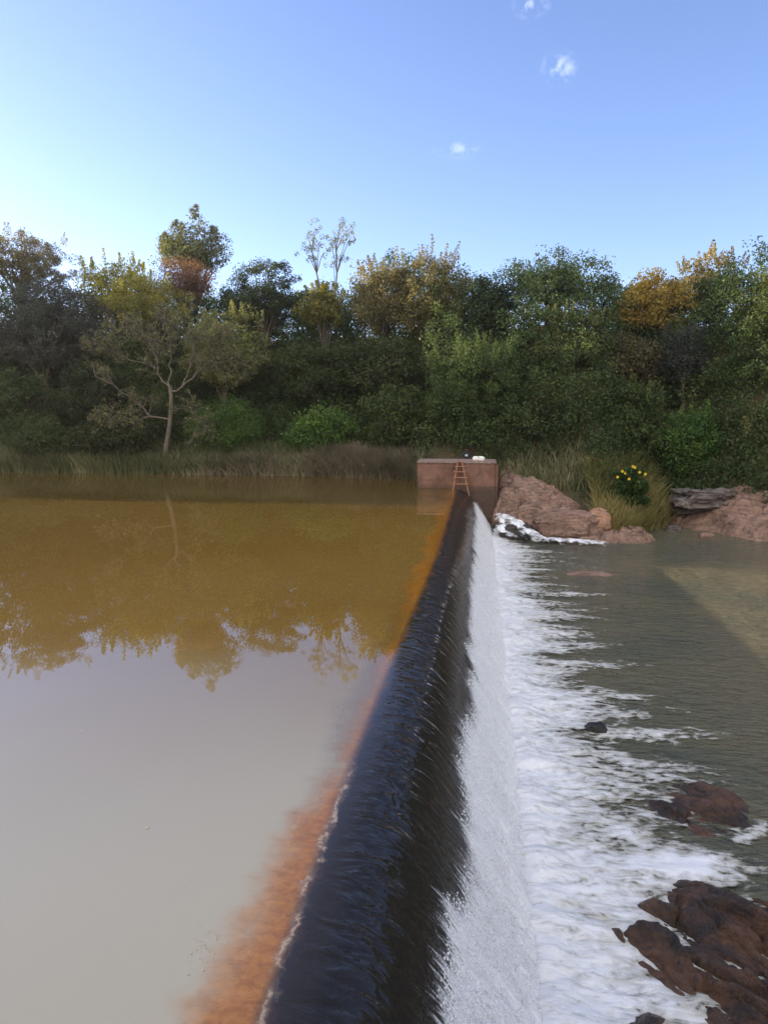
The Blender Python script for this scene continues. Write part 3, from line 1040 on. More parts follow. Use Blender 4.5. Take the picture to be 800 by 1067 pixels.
def person():
    gz = float(terrain_z(-.73, 43.0))
    root = empty('person', (-.73, 43.0, gz))
    tag(root, 'person in dark clothes with a pale chest print, sitting behind the concrete block', 'person')
    skin = flat_mat('skin', (.075, .042, .028), .55, .15)
    cloth = flat_mat('dark_cloth', (.026, .030, .044), .9)
    hairm = flat_mat('black_hair', (.010, .009, .008), .8, .3, 60)
    # facing the viewer (-y); +x is the person's left
    v, e, r = [], [], []

    def add(p, rad, par=None):
        v.append(p); r.append(rad)
        if par is not None: e.append((par, len(v) - 1))
        return len(v) - 1
    pel = add((0, 0, .14), .15)
    w = add((0, .0, .30), .125, pel)
    ch = add((0, -.02, .47), .15, w)
    nk = add((0, -.02, .60), .062, ch)
    n2 = add((0, -.03, .66), .055, nk)
    hd = add((0, -.045, .735), .085, n2)
    h2 = add((0, -.045, .80), .082, hd)
    for s in (-1, 1):
        sh = add((s * .17, -.01, .545), .062, ch)
        el = add((s * .27, -.10, .32), .045, sh)
        wr = add((s * .17, -.33, .20), .030, el)
        pm = add((s * .14, -.40, .19), .036, wr)
        for k, (dx, ln) in enumerate(((-.030, .062), (-.010, .072), (.011, .068), (.030, .052))):
            f1 = add((s * .14 + dx, -.40 - ln * .6, .182), .0095, pm)
            f2 = add((s * .14 + dx, -.40 - ln, .150), .0085, f1)
        t1 = add((s * .105, -.395, .185), .011, pm)
        t2 = add((s * .085, -.425, .165), .009, t1)
        hip = add((s * .11, -.04, .12), .095, pel)
        kn = add((s * .34, -.38, .17), .066, hip)
        an = add((s * -.02 + s * .06, -.46, .06), .042, kn)
        ft = add((s * -.10, -.52, .045), .040, an)
        add((s * -.18, -.53, .045), .030, ft)
    me = skin_mesh(v, e, r, 0)
    body = link('body', me, cloth, root)
    body.parent = root
    body.matrix_parent_inverse.identity()
    me.materials.append(skin)
    for p in me.polygons:
        c = p.center
        if c.z > .625 or (c.y < -.36 and abs(c.x) < .22 and c.z > .13):
            p.material_index = 1
        p.use_smooth = True
    # face: nose, eyes, mouth, ears
    def child(name, bm, mat):
        o = bm_obj(name, bm, mat, None, True)
        o.parent = root
        return o
    bm = bmesh.new()
    bmesh.ops.create_uvsphere(bm, u_segments=20, v_segments=12, radius=1)
    for q in list(bm.verts):
        if q.co.z < -.25 or (q.co.y < -.55 and q.co.z < .35):
            bm.verts.remove(q)
    for q in bm.verts: q.co = Vector((q.co.x * .095, q.co.y * .11 - .035, q.co.z * .095 + .79))
    child('hair', bm, hairm)
    eyem = flat_mat('eye_white', (.5, .48, .45), .3)
    for (nm, mt, x, y, z, a, b, c) in (('nose', skin, 0, -.140, .755, .016, .022, .026), ('ear', skin, -.09, -.04, .755, .014, .022, .034), ('ear', skin, .09, -.04, .755, .014, .022, .034),
                                       ('eye', eyem, -.035, -.121, .772, .014, .010, .008), ('eye', eyem, .035, -.121, .772, .014, .010, .008)):
        bm = bmesh.new()
        q = bmesh.ops.create_uvsphere(bm, u_segments=10, v_segments=8, radius=1)['verts']
        for k in q: k.co = Vector((k.co.x * a + x, k.co.y * b + y, k.co.z * c + z))
        child(nm, bm, mt)
    bm = bmesh.new()
    q = bmesh.ops.create_uvsphere(bm, u_segments=10, v_segments=8, radius=1)['verts']
    for k in q: k.co = Vector((k.co.x * .028, k.co.y * .010 - .122, k.co.z * .009 + .712))
    child('mouth', bm, flat_mat('lips', (.10, .045, .035), .5))
    bm = bmesh.new()
    for i in range(5):
        for j in range(5):
            pass
    vs = []
    for i in range(7):
        for j in range(5):
            x = -.075 + .15 * i / 6
            z = .40 + .11 * j / 4
            y = -.02 - math.sqrt(max(0, .158 ** 2 - x * x)) - .008
            vs.append(bm.verts.new((x, y, z)))
    for i in range(6):
        for j in range(4):
            bm.faces.new((vs[i * 5 + j], vs[(i + 1) * 5 + j], vs[(i + 1) * 5 + j + 1], vs[i * 5 + j + 1]))
    child('chest_print', bm, flat_mat('pale_print', (.55, .58, .62), .8))


person()

# ------------------------------------------------------------------ plants
def leaves_at(C, rc, n_per, L, Wd, up=.25, tint=None, droop=0.0, squash=.8, shell=.55):
    """leaf faces scattered over clumps; C (k,3), rc (k)"""
    k = len(C)
    n_per = np.asarray(n_per if np.ndim(n_per) else np.full(k, n_per), int)
    idx = np.repeat(np.arange(k), n_per)
    n = len(idx)
    d = RNG.normal(size=(n, 3))
    d /= np.linalg.norm(d, axis=1)[:, None]
    rr = (shell + (1 - shell) * RNG.random(n)) * rc[idx] * (0.8 + .45 * RNG.random(n))
    P = C[idx] + d * rr[:, None] * np.array([1, 1, squash])
    nrm = d * .7 + RNG.normal(size=(n, 3)) * .55
    nrm[:, 2] += up
    nrm /= np.linalg.norm(nrm, axis=1)[:, None]
    a = np.cross(nrm, RNG.normal(size=(n, 3)))
    a[:, 2] -= droop
    a -= nrm * (a * nrm).sum(1)[:, None]
    a /= np.linalg.norm(a, axis=1)[:, None] + 1e-9
    b = np.cross(nrm, a)
    sc = (.65 + .7 * RNG.random(n))
    l, w = (L * sc)[:, None], (Wd * sc)[:, None]
    V = np.stack([P - a * l * .5, P + b * w * .5 + nrm * w * .12, P + a * l * .5 - nrm * l * .12, P - b * w * .5 + nrm * w * .12], 1).reshape(-1, 3)
    if tint is None: tint = RNG.random(k)
    tv = np.clip(tint[idx] * .65 + RNG.random(n) * .35, 0, 1)
    return V, np.repeat(tv, 4)


def leaf_obj(name, packs, mat, parent=None):
    V = np.concatenate([p[0] for p in packs])
    T = np.concatenate([p[1] for p in packs])
    F = np.arange(len(V)).reshape(-1, 4)
    return mesh_np(name, V, F, mat, parent, smooth=False, attrs={'tint': T})


def crown_points(c, rx, ry, rz, n, shape, seed):
    d = RNG.normal(size=(n, 3))
    d /= np.linalg.norm(d, axis=1)[:, None]
    r = RNG.random(n) ** .42
    lump = 1 + .30 * fbm(d[:, 0] * 1.6 + seed, d[:, 1] * 1.6, d[:, 2] * 1.6, 3, seed)
    p = d * (r * lump)[:, None]
    if shape == 'cone':
        z = p[:, 2]
        k = np.clip(.5 - .5 * z, .06, 1) ** .7 * 1.25
        p[:, 0] *= k; p[:, 1] *= k
    elif shape == 'dome':
        p[:, 2] = np.where(p[:, 2] < 0, p[:, 2] * .75, p[:, 2])
    elif shape == 'umbrella':
        p[:, 2] = p[:, 2] * .75 + .25 - .35 * (p[:, 0] ** 2 + p[:, 1] ** 2)
    return np.asarray(c) + p * np.array([rx, ry, rz])


def limbs(base, top_pts, r0, bend=.12):
    """trunk and limbs reaching into the crown"""
    base = np.asarray(base, float)
    paths = []
    cen = top_pts.mean(0)
    fork = base + (cen - base) * .62
    fork[2] = base[2] + (cen[2] - base[2]) * .55
    n = 7
    q = np.linspace(0, 1, n)[:, None]
    tr = base + (fork - base) * q + RNG.normal(size=(n, 3)) * bend * q * (1 - q) * 3
    tr[0, 2] -= .3
    rad = r0 * np.interp(np.linspace(0, 1, n), [0, .12, 1], [1.5, 1.05, .72])
    paths.append((tr, rad))
    for p in top_pts:
        m = 6
        q = np.linspace(0, 1, m)[:, None]
        s = tr[-1 - int(RNG.integers(0, 3))]
        path = s + (p - s) * q
        path[:, 2] += np.sin(q[:, 0] * math.pi) * .12 * np.linalg.norm(p - s)
        path += RNG.normal(size=(m, 3)) * .10 * q
        paths.append((path, r0 * np.linspace(.5, .07, m)))
    return paths


def near_y(Y):
    """the wooded slope is steep: its skyline stands only a dozen metres behind the bank"""
    return Y if Y < 46 else 46 + (Y - 46) * .47


def tree(name, label, px, top, bot, half, Y, leaf, shape='dome', n=90, per=85, L=.22, Wd=.12, rc=.8, depth=.8,
         bark=BARK, cat='tree', group=None, shoots=0, trunk_r=None, droop=.2, seed=None, base_px=None, extra=None, shell=.55):
    """a tree whose crown spans the given sight lines at distance Y"""
    seed = seed if seed is not None else int(px) + int(Y)
    n = int(n * 1.5)
    Y = near_y(Y)
    vs_ = .72 + .5 * RNG.random()
    L, Wd, rc = L * .82 * vs_, Wd * .82 * vs_ * (.7 + .5 * RNG.random()), rc * (.62 + .4 * RNG.random())
    per = int(per / vs_ ** 1.5)
    T, B = at(px, top, Y), at(px, bot, Y)
    rx = abs(at(px + half, top, Y).x - T.x)
    rz = (T.z - B.z) / 2
    c = np.array([T.x, Y, (T.z + B.z) / 2])
    ry = max(rx * depth, .8)
    rc_ = min(rc, rx * .45, rz * .6)
    bx = at(base_px if base_px else px, bot, Y).x
    gz = float(terrain_z(bx, Y))
    root = empty(name, (bx, Y, gz))
    tag(root, label, cat, group)
    C = crown_points(c, max(rx - rc_ * .7, .2), max(ry - rc_ * .7, .2), max(rz - rc_ * .6, .2), n, shape, seed)
    rcs = rc_ * (.6 + .7 * RNG.random(n))
    hi = np.clip((C[:, 2] - c[2]) / rz * .5 + .5, 0, 1)
    tint = np.clip(.22 + .5 * RNG.random(n) + .5 * (RNG.random() - .4), 0, 1)
    packs = [leaves_at(C, rcs, per, L, Wd, tint=tint, droop=droop, shell=shell)]
    if shoots:
        # upright feathery sprays standing out of the crown
        a = RNG.random(shoots) * 2 * math.pi
        rr = np.sqrt(RNG.random(shoots)) * .85
        sx, sy = rr * np.cos(a), rr * np.sin(a)
        zz = np.sqrt(np.clip(1 - rr ** 2, 0, 1))
        S0 = c + np.stack([sx * rx, sy * ry, zz * rz * .85], 1)
        ln = rz * (.16 + .20 * RNG.random(shoots))
        lean = np.stack([sx * .35, sy * .35, np.ones(shoots)], 1) + RNG.normal(size=(shoots, 3)) * .12
        q = np.linspace(0, 1, 7)
        P = (S0[:, None, :] + lean[:, None, :] * (ln[:, None] * q[None])[:, :, None]).reshape(-1, 3)
        packs.append(leaves_at(P, np.tile(np.linspace(.26, .08, 7), shoots), 9, L, Wd * .8, tint=np.full(len(P), .85), droop=.5))
    if extra: packs.append(extra(c, rx, ry, rz))
    leaf_obj('crown', packs, LM[leaf], root)
    sel = C[RNG.choice(n, size=min(n, 12), replace=False)]
    tr = trunk_r if trunk_r else max(.06, min(.28, rx * .07))
    V, F = tubes(limbs((bx, Y, gz), sel, tr), 6)
    mesh_np('trunk', V, F, bark, root)
    return root


def forest():
    # skyline, from the left
    tree('tree', 'brownish tree with a loose top at the far left end of the skyline', 22, 240, 310, 58, 74, 'brown', n=110, L=.26, shoots=10)
    tree('tree', 'large dark grey green rounded tree below the loose brown skyline tree', 48, 284, 405, 66, 60, 'grey', n=190, per=95, rc=.9)
    tree('tree', 'yellow green sunlit tree on the skyline right of the dark rounded tree', 120, 268, 345, 48, 70, 'yellow', n=100, L=.25, shoots=14)

    def spire(c, rx, ry, rz):
        P = []
        for (ox, z0, z1, w) in ((.10, .55, 1.55, .30), (-.42, .5, 1.02, .34), (.48, .4, .85, .32), (-.85, -.4, .35, .34), (-.75, .3, .62, .3)):
            for q in np.linspace(0, 1, 16):
                P.append((c[0] + ox * rx + RNG.normal() * .14 * (1.2 - q) * rx, c[1] + RNG.normal() * .4, c[2] + (z0 + (z1 - z0) * q) * rz, w * rx * (1 - q * .75)))
        P = np.array(P)
        return leaves_at(P[:, :3], P[:, 3] * .9, 42, .19, .10, shell=.15, tint=.2 + .5 * RNG.random(len(P)))
    tree('tall_tree', 'tallest tree on the skyline with a pointed spire above a broad crown', 202, 232, 296, 38, 78, 'olive', n=85, rc=.8, extra=spire, L=.25, per=70)
    tree('bush', 'reddish tan bush under the tallest spired tree', 195, 266, 318, 36, 72, 'russet', cat='bush', n=60, per=70)
    tree('tree', 'yellowish loose crown in front of the tallest tree, above the bare tree', 158, 285, 352, 46, 66, 'yellow', n=80, shoots=10)
    tree('tree', 'dark green rounded tree right of the tallest spired tree', 275, 270, 350, 50, 68, 'dark', n=130)
    tree('tree', 'olive green tree in half shade between the bare tree and the dark skyline tree', 232, 318, 420, 52, 58, 'olive', n=130, shoots=10)
    # two slender trees
    for (lab, pts, tops) in (
        ('slender sparse tree with a leaning thin stem, the shorter one of two on the skyline', [(336, 310), (330, 285), (325, 262), (327, 240)], [(320, 246), (330, 238), (324, 256), (333, 251), (318, 262), (329, 268), (338, 262)]),
        ('slender sparse tree with a thin upright stem, the taller one of two on the skyline', [(349, 310), (351, 285), (350, 262), (355, 233)], [(348, 241), (355, 233), (363, 239), (351, 254), (360, 252), (344, 250), (357, 266), (366, 246), (348, 274)])):
        Y = near_y(76)
        g = at(pts[0][0], 340, Y)
        gz = float(terrain_z(g.x, Y))
        root = empty('slender_tree', (g.x, Y, gz))
        tag(root, lab, 'tree', 'pair of slender skyline trees')
        P = np.array([(g.x, Y, gz)] + [at(a, b, Y)[:] for a, b in pts])
        paths = [(P, np.linspace(.10, .025, len(P)))]
        C = []
        for (a, b) in tops:
            q = np.array(at(a, b, Y + RNG.normal() * .8)[:])
            i = np.argmin(np.abs(P[:, 2] - (q[2] - 1.8)))
            paths.append((np.array([P[i], (P[i] + q) / 2 + np.array([0, 0, .2]), q]), np.array([.045, .035, .02])))
            for _ in range(5): C.append(q + RNG.normal(size=3) * np.array([.36, .4, .32]))
        C = np.array(C)
        leaf_obj('crown', [leaves_at(C, np.full(len(C), .27), 17, .16, .08, tint=RNG.random(len(C)) * .6)], LM['pale'], root)
        V, F = tubes(paths, 6)
        mesh_np('trunk', V, F, BARK_PALE, root)
    tree('bush', 'yellow bush with upright shoots below the pair of slender trees', 335, 296, 352, 30, 64, 'yellow', n=50, per=70, cat='bush', shoots=14)
    tree('tree', 'brown olive tree right of the pair of slender trees', 398, 268, 362, 42, 66, 'brown', n=120, shoots=12)
    tree('tree', 'high dark tree hung with brown creeper, near the middle of the skyline', 452, 257, 375, 44, 64, 'brown', n=170, rc=.75, shoots=8)
    tree('tree', 'narrow dark green tree between the creeper hung tree and the domed tree', 512, 286, 390, 36, 63, 'dark', n=120)

    def gapdome(c, rx, ry, rz): return leaves_at(np.array([c + np.array([.9 * rx, 0, -.35 * rz]), c + np.array([.95 * rx, .3, -.7 * rz])]), np.array([.9, .9]), 120, .25, .13)
    tree('domed_tree', 'broad domed dark green tree standing clear on the skyline', 580, 268, 335, 54, 72, 'dark', n=75, per=95, rc=.85, shape='umbrella', extra=gapdome, shell=.4)
    tree('tree', 'orange leaved sunlit tree right of the domed tree', 682, 277, 365, 48, 66, 'orange', n=120, per=80)
    tree('tree', 'tall loose crowned tree with thin top twigs behind the orange tree', 742, 258, 352, 40, 70, 'brown', n=75, per=70, shoots=16, rc=.7)
    tree('tree', 'yellow green tree at the right end of the skyline', 798, 282, 380, 38, 62, 'yellow', n=100)
    # middle of the slope
    tree('feathery_tree', 'feathery olive tree with light upright tips below the domed tree', 585, 318, 425, 62, 59, 'olive', n=170, shoots=30, rc=.7)
    tree('tree', 'dark tree in shadow below the narrow dark skyline tree', 535, 340, 440, 44, 58, 'dark', n=120)
    tree('tree', 'shaded olive brown tree below the orange tree', 655, 340, 430, 48, 58, 'brown', n=130)
    tree('dry_bush', 'grey dry twiggy bush in the slope below the loose crowned tree', 712, 338, 408, 34, 56, 'grey', n=90, per=45, cat='bush', shoots=14, bark=BARK_PALE)
    tree('tree', 'dark green tree at the right edge below the yellow green tree', 780, 360, 450, 52, 55, 'green', n=140)
    tree('tree', 'grey green tree in shade left of the feathery pale tipped bush', 405, 345, 430, 58, 59, 'dark', n=150)
    tree('tree', 'dull green tree in the middle slope below the yellow shoots', 328, 345, 432, 50, 58, 'green', n=130)
    tree('tree', 'shaded dark tree at the left edge below the large rounded one', 18, 380, 470, 50, 54, 'green', n=130)
    tree('tree', 'dull dark green tree in the gap left of the bare tree', 92, 372, 465, 46, 54, 'dark', n=120)
    # lower slope
    tree('tall_bush', 'broad bush with pale feathery tips above the concrete block', 497, 352, 478, 58, 49, 'green', n=260, per=100, rc=.65, shoots=34, cat='bush', L=.20, Wd=.10)
    tree('bush', 'low dark bush just behind the left half of the concrete block', 452, 438, 480, 30, 46.4, 'dark', n=70, cat='bush', L=.18)
    tree('bush', 'dark green bush left of the pale tipped bush', 412, 398, 484, 46, 49, 'green', n=130, cat='bush', L=.2)
    tree('bush', 'bright leaved bush with yellow green sprays over the left bank', 335, 418, 484, 44, 50, 'fresh', n=95, per=70, cat='bush', L=.2)
    tree('bush', 'yellow green speckled bush right behind the bare tree', 235, 408, 484, 48, 51, 'fresh', n=100, per=70, cat='bush', L=.2)
    tree('bush', 'low dark bush left of the bare tree trunk', 118, 428, 486, 48, 50, 'dark', n=100, cat='bush', L=.2)
    tree('bush', 'dim green bush on the bank at the far left', 38, 430, 486, 46, 49.5, 'green', n=100, cat='bush', L=.2)
    tree('bush', 'dark bush overhanging the path behind the broad pink slab', 572, 415, 486, 50, 48, 'dark', n=130, cat='bush', L=.2)
    tree('bush', 'leafy green bush above the yellow flowered plant', 650, 398, 505, 58, 50, 'green', n=210, rc=.65, cat='bush', L=.2, shoots=12)
    tree('bush', 'deep green bush over the dark fissured boulder', 722, 420, 512, 44, 48, 'fresh', n=120, cat='bush', L=.2, shoots=6)
    tree('bush', 'yellowish green bush at the right edge above the rock shelf', 785, 432, 525, 44, 46, 'olive', n=150, cat='bush', L=.2, shoots=10)
    tree('bush', 'low grey green bush at the upper end of the rock slab', 605, 470, 505, 30, 47, 'olive', n=60, cat='bush', L=.18)


forest()


def bare_tree():
    Y = 47.6
    base = at(173, 484, Y)
    gz = float(terrain_z(base.x, Y))
    root = empty('bare_tree', (base.x, Y, gz))
    tag(root, 'half bare tree with a twisted trunk and grey twigs on the left bank', 'tree')

    def pt(px, py, dy=0.0): return np.array(at(px, py, Y + dy)[:])
    paths = []

    def smooth(pts, n=14):
        pts = np.array(pts)
        q = np.linspace(0, len(pts) - 1, n)
        P = np.stack([np.interp(q, np.arange(len(pts)), pts[:, i]) for i in range(3)], 1)
        for _ in range(2): P[1:-1] = (P[:-2] + 2 * P[1:-1] + P[2:]) / 4
        return P
    trunk = smooth([np.array([base.x, Y, gz - .2]), pt(173, 478), pt(173, 462), pt(177, 446), pt(178, 430), pt(179, 412), pt(177, 402)])
    paths.append((trunk, np.interp(np.linspace(0, 1, 14), [0, .12, .3, .6, 1], [.32, .27, .19, .15, .13])))
    mains = [([pt(177, 437), pt(170, 435), pt(158, 435), pt(146, 424), pt(131, 410), pt(117, 398, -.4), pt(100, 392, -.6)], .12),
             ([pt(160, 435), pt(145, 436, -.4), pt(128, 438, -.6), pt(112, 441, -.8)], .07),
             ([pt(178, 404), pt(168, 396), pt(163, 384), pt(160, 366), pt(150, 350)], .11),
             ([pt(178, 404), pt(177, 388, .4), pt(178, 370, .6), pt(176, 350, .7), pt(172, 334, .8)], .11),
             ([pt(179, 408), pt(190, 404), pt(203, 392), pt(215, 378), pt(238, 374, .3), pt(246, 384, .5)], .12),
             ([pt(190, 404), pt(197, 384, .4), pt(203, 362, .6), pt(205, 346, .8)], .09),
             ([pt(181, 428), pt(186, 424, -.4), pt(195, 427, -.6), pt(205, 437, -.7), pt(211, 447, -.8)], .055),
             ([pt(163, 384), pt(140, 376, .4), pt(118, 366, .6), pt(105, 360, .6)], .07),
             ([pt(160, 366), pt(145, 352, -.5), pt(125, 345, -.8)], .06),
             ([pt(203, 392), pt(222, 360, -.5), pt(228, 350, -.8)], .06)]
    tips = []

    def grow(p, d, ln, r, lev):
        n = 5
        q = np.linspace(0, 1, n)[:, None]
        d = d / np.linalg.norm(d)
        P = p + d * ln * q + RNG.normal(size=(n, 3)) * ln * .06 * q
        P[:, 2] += .10 * ln * (q[:, 0] ** 2) * (1 if lev < 2 else -.6)
        paths.append((P, np.linspace(r, max(r * .35, .007), n)))
        if lev >= 3:
            tips.append(P[-1])
            return
        for _ in range(4):
            k = int(RNG.integers(2, n))
            nd = d + RNG.normal(size=3) * .75
            nd[2] += .22
            grow(P[k], nd, ln * (.50 + .25 * RNG.random()), max(r * .6, .012), lev + 1)
    for pts, r in mains:
        P = smooth(pts, 12)
        r = r * .62
        P[1:-1] += RNG.normal(size=(10, 3)) * .07
        paths.append((P, np.linspace(r, max(r * .3, .016), 12)))
        for _ in range(17):
            k = int(RNG.integers(4, 12))
            d = (P[k] - P[k - 2])
            d = d / np.linalg.norm(d) + RNG.normal(size=3) * .7
            d[2] += .3
            grow(P[k], d, .55 + .5 * RNG.random(), max(r * .4, .018), 1)
    V, F = tubes(paths, 5)
    mesh_np('trunk', V, F, bark_mat('bark_bare', (.085, .072, .058), (.20, .165, .13)), root)
    tp = np.array(tips)
    sel = tp[RNG.random(len(tp)) < .75]
    leaf_obj('crown', [leaves_at(sel, np.full(len(sel), .16), 6, .12, .06, tint=RNG.random(len(sel)))], LM['olive'], root)


bare_tree()


def blades(bx, by, h, w, bend, tint, base_z=None):
    n = len(bx)
    z = terrain_z(bx, by) if base_z is None else base_z
    a = RNG.random(n) * 2 * math.pi
    lx, ly = np.cos(a), np.sin(a)
    f = RNG.random(n) * math.pi
    sx, sy = np.cos(f) * w * .5, np.sin(f) * w * .5
    o = np.zeros(n)
    def row(q, k):
        b = bend * h * q ** 2
        cx, cy, cz = bx + lx * b, by + ly * b, z + h * q * (1 - .25 * bend * q)
        return np.stack([cx - sx * k, cy - sy * k, cz], 1), np.stack([cx + sx * k, cy + sy * k, cz], 1)
    a0, b0 = row(0, 1.0)
    a1, b1 = row(.55, .8)
    a2, b2 = row(1.0, .12)
    V = np.stack([a0, b0, b1, a1, a1, b1, b2, a2], 1).reshape(-1, 3)
    return V, np.repeat(tint, 8)


def grass_patch(name, n, gen, hmin, hmax, mat, w=.035, bend=.5, tint=None):
    x, y = gen(n)
    h = hmin + (hmax - hmin) * RNG.random(len(x)) ** 1.3
    h = h * (.75 + .5 * (fbm(x * .8, y * .8, 0, 3, 201) * .5 + .5))
    tn = np.clip(.5 + .45 * fbm(x * .5, y * .5, 3, 2, 202) + .3 * (RNG.random(len(x)) - .5), 0, 1)
    V, T = blades(x, y, h, w * (.6 + .8 * RNG.random(len(x))), bend * (.3 + RNG.random(len(x))), tn)
    return mesh_np(name, V, np.arange(len(V)).reshape(-1, 4), mat, smooth=False, attrs={'tint': T})


def undergrowth():
    GR = leaf_mat('grass_green', (.095, .105, .052), (.160, .165, .080), (.240, .220, .120), .3)
    DRY = leaf_mat('grass_dry', (.140, .120, .080), (.240, .205, .140), (.340, .295, .205), .3)
    GRR = leaf_mat('grass_olive', (.050, .060, .020), (.110, .105, .036), (.200, .170, .070), .3)

    def left_bank(n):
        x = -33 + 29.6 * RNG.random(n)
        y = shore_y(x) - .15 + 2.6 * RNG.random(n) ** 1.4
        return x, y
    o = grass_patch('bank_grass', 19000, left_bank, .7, 1.65, GR, .085)
    tag(o, 'rough green grass along the waterline of the left bank', 'grass', kind='stuff')

    def reeds(n):
        x0, x1 = at(322, 490, 46).x, at(437, 490, 46).x
        x = x0 + (x1 - x0) * RNG.random(n)
        y = shore_y(np.minimum(x, -3.7)) - .5 + 1.7 * RNG.random(n)
        return x, y
    o = grass_patch('dry_reeds', 7500, reeds, 1.2, 2.2, DRY, .075, .55)
    tag(o, 'band of tall dry tan reeds left of the concrete block', 'reeds', kind='stuff')

    def tuft(n):
        x = at(272, 490, 46).x + RNG.normal(size=n) * 2.2
        y = 45.9 + 1.0 * RNG.random(n)
        return x, y
    o = grass_patch('dry_reeds', 2800, tuft, .8, 1.5, DRY, .075, .55)
    tag(o, 'short straw coloured reed tuft at the waterline right of the bare tree', 'reeds', kind='stuff')

    def point(n):
        px = 618 + (704 - 618) * RNG.random(n)
        x = np.array([at(p, 520, 41).x for p in px])
        y = shore_y(x) - .1 + 5 * RNG.random(n) ** 1.2
        return x, y
    o = grass_patch('point_grass', 11000, point, .7, 1.7, GRR, .075, .5)
    tag(o, 'olive and straw grass on the grassy point between the pink rocks', 'grass', kind='stuff')

    def behind(n):
        x = 1 + 22 * RNG.random(n)
        y = shore_y(x) + 3.5 + 4 * RNG.random(n)
        return x, y
    o = grass_patch('slope_grass', 9000, behind, .4, 1.0, GR, .08)
    tag(o, 'dark grass on the slope behind the block and the slab', 'grass', kind='stuff')

    # shrubbery that fills the hillside between the trees
    n = 8800
    x = -40 + 84 * RNG.random(n)
    d = 2.2 + 17 * RNG.random(n)
    y = shore_y(x) + d
    z = terrain_z(x, y) + .2 + RNG.random(n) * np.interp(d, [2, 4, 7, 11, 14, 20], [.8, 2.2, 4.2, 6.3, 7.4, 6.8]) * (.72 + .45 * fbm(x * .16, y * .16, 0, 3, 77))
    keep = ~((x > -3.2) & (x < 6.0) & (y < 44.6))
    C = np.stack([x, y, z], 1)[keep]
    o = leaf_obj('undergrowth', [leaves_at(C, .42 + .5 * RNG.random(len(C)), 60, .19, .10, tint=np.clip(.5 + .7 * fbm(C[:, 0] * .3, C[:, 1] * .3, C[:, 2] * .3, 3, 88) + .3 * (RNG.random(len(C)) - .5), 0, 1))], LM['green'])
    tag(o, 'tangled shrubbery filling the hillside between the trees', 'shrubbery', kind='stuff')

    # unseen woods past both view edges, shaped to cast shade and darken reflections
    n = 4300
    xl = -78 + 31 * RNG.random(1800)
    xr = 23 + 80 * RNG.random(2500) ** 1.3
    x = np.concatenate([xl, xr])
    d = 2.5 + np.where(x < -30, 27, 17) * RNG.random(n) ** 1.2 + np.where(x < -30, 3.0 + 3.5 * fbm(x * .16, 2.2, 0, 3, 95), 0)
    y = shore_y(x) + d
    z = terrain_z(x, y) + RNG.random(n) ** .8 * np.where(x < -30, .74, 1) * np.interp(d, [3, 8, 20], [8, 12, 12])
    C = np.stack([x, y, z], 1)
    o = leaf_obj('woodland', [leaves_at(C, .9 + .9 * RNG.random(n), 60, .42, .24)], LM['dark'])
    tag(o, 'unseen mass of dark woodland past both edges of the view, added for shade and reflection', 'woodland', kind='stuff')


undergrowth()


def pool_scum():
    V, F = [], []
    spots = [(213, 985, .10, 26), (208, 1003, .07, 14), (222, 975, .06, 10), (116, 570, .05, 2), (273, 808, .03, 1), (198, 928, .03, 1), (390, 540, .05, 2), (60, 640, .05, 2), (300, 700, .04, 1), (150, 860, .03, 1), (90, 760, .03, 1), (330, 605, .04, 1), (240, 560, .05, 1)]
    for px, py, sp, n in spots:
        c = on(px, py, .005)
        for k in range(n):
            x, y = c.x + RNG.normal() * sp, c.y + RNG.normal() * sp * 1.6
            r = (.003 + .005 * RNG.random() ** 2) * (2 if n < 4 else 1)
            a0 = RNG.random() * 6.28
            i0 = len(V)
            for q in range(6):
                rr = r * (.5 + RNG.random())
                V.append((x + rr * math.cos(a0 + q * 1.047), y + 1.4 * rr * math.sin(a0 + q * 1.047), .004))
            F.append([i0 + q for q in range(6)])
    t = NT('scum')
    n = t.noise(40, 3, vec=t.pos())
    o = mesh_np('floating_scum', V, F, t.done(t.principled(t.mix(n, (.24, .20, .15), (.34, .30, .23)), .7, .3)), smooth=False)
    tag(o, 'pale flecks of scum and leaf bits floating on the still pool', 'scum', kind='stuff')


pool_scum()


